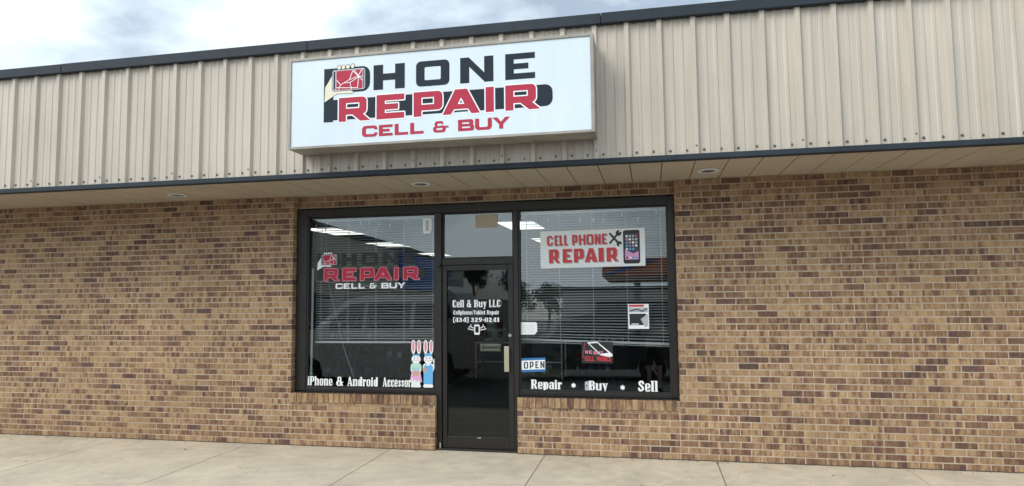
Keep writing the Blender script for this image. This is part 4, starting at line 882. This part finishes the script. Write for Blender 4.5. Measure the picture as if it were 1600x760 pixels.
# ---- the photographer, reflected in the right-hand window
def skin_body(name, verts, edges, radii, m, parent, root_i=0, sub=2):
    o0 = Vector(parent['_o']); me = bpy.data.meshes.new(name); me.from_pydata([tuple(Vector(v)-o0) for v in verts], edges, []); me.update()
    o = bpy.data.objects.new(name, me); COL.objects.link(o); o.parent = parent; me.materials.append(m)
    sk = o.modifiers.new('skin', 'SKIN'); o.modifiers.new('sub', 'SUBSURF').levels = sub; o.modifiers['sub'].render_levels = sub
    for i, r_ in enumerate(radii): me.skin_vertices[0].data[i].radius = r_ if isinstance(r_, tuple) else (r_, r_)
    me.skin_vertices[0].data[root_i].use_root = True
    return o
px, py, pz = .02, -7.95, -.15
ps = thing('person', (px, py, pz), 'person in dark shorts and grey shirt holding up a phone, mirrored in the right window', 'person')
B = lambda x, y, z: (px+x, py+y, pz+z)
V = [B(0, 0, .98), B(0, 0, 1.15), B(0, .01, 1.38), B(0, 0, 1.52), B(0, .02, 1.60), B(0, .03, 1.72)]
E = [(0, 1), (1, 2), (2, 3), (3, 4), (4, 5)]; Rr = [(.16, .12), (.15, .105), (.17, .11), (.06, .06), (.055, .055), (.085, .10)]
for s in (-1, 1):
    o = len(V); V += [B(s*.10, 0, .88), B(s*.11, .01, .50), B(s*.115, -.02, .10), B(s*.12, .13, .04)]; E += [(0, o), (o, o+1), (o+1, o+2), (o+2, o+3)]; Rr += [.085, .056, .038, .032]
    o = len(V); V += [B(s*.18, .0, 1.46), B(s*.24, .10, 1.22), B(s*.10, .36, 1.50), B(s*.06, .40, 1.56)]; E += [(2, o), (o, o+1), (o+1, o+2), (o+2, o+3)]; Rr += [.058, .044, .030, .032]
    for k in range(4):
        q = len(V); V += [B(s*(.035), .42, 1.55+.018*k), B(s*.012, .435, 1.55+.018*k)]; E += [(o+3, q), (q, q+1)]; Rr += [.009, .008]
    q = len(V); V += [B(s*.05, .385, 1.60), B(s*.04, .375, 1.63)]; E += [(o+3, q), (q, q+1)]; Rr += [.010, .009]
skin_body('body', V, E, Rr, M_SKIN, ps)
SV = [B(0, 0, 1.02), B(0, 0, .93)]; SE = [(0, 1)]; SR = [(.175, .135), (.175, .14)]
for s in (-1, 1): o = len(SV); SV += [B(s*.10, 0, .84), B(s*.115, .01, .53)]; SE += [(1, o), (o, o+1)]; SR += [.112, .105]
skin_body('shorts', SV, SE, SR, M_SHORTS, ps)
SV = [B(0, 0, .98), B(0, 0, 1.16), B(0, .01, 1.38), B(0, 0, 1.49)]; SE = [(0, 1), (1, 2), (2, 3)]; SR = [(.185, .145), (.175, .13), (.185, .13), (.085, .08)]
for s in (-1, 1): o = len(SV); SV += [B(s*.19, 0, 1.45), B(s*.235, .07, 1.29)]; SE += [(2, o), (o, o+1)]; SR += [.078, .068]
skin_body('shirt', SV, SE, SR, M_SHIRT, ps)
hr = MB(); bm = bmesh.new(); bmesh.ops.create_icosphere(bm, subdivisions=3, radius=1)
bmesh.ops.delete(bm, geom=[v for v in bm.verts if v.co.z < -.05 and v.co.y > -.3 or v.co.z < -.6], context='VERTS')
for v in bm.verts: v.co = Vector(B(0, .015, 1.745))+Vector((v.co.x*.095, v.co.y*.112, v.co.z*.115))
hr.bm(bm); bm.free(); hr.build('hair', M_HAIR, ps, smooth=True)
fa = MB()
for s in (-1, 1): fa.lathe([(.0005, .008), (.009, .006), (.011, 0)], B(s*.033, .118, 1.73), 'y', 8, 1); fa.tube([B(s*.087, .02, 1.735), B(s*.094, .0, 1.72), B(s*.087, .01, 1.69)], .012, 6, 0)
fa.tube([B(0, .120, 1.735), B(0, .142, 1.695), B(0, .125, 1.69)], [.008, .013, .006], 6, 0); fa.box(*[px-.024, px+.024, py+.115, py+.121, pz+1.655, pz+1.662], 2)
fa.build('face_features', [M_SKIN, M_BLACK, M_PINK], ps)
for s in (-1, 1): mb = MB(); mb.bbox(px+s*.12-.05, px+s*.12+.05, py-.09, py+.19, pz+.0, pz+.09, .03); mb.build('shoe', M_BLACK, ps)
mb = MB(); mb.bbox(px-.037, px+.037, py+.437, py+.446, pz+1.53, pz+1.68, .003); tag(mb.build('phone', M_BLACK, loc=(px, py+.44, pz+1.6)), 'dark phone held up in the hands of the photographer', 'phone')

for o in list(bpy.data.objects):
    if '_o' in o: del o['_o']
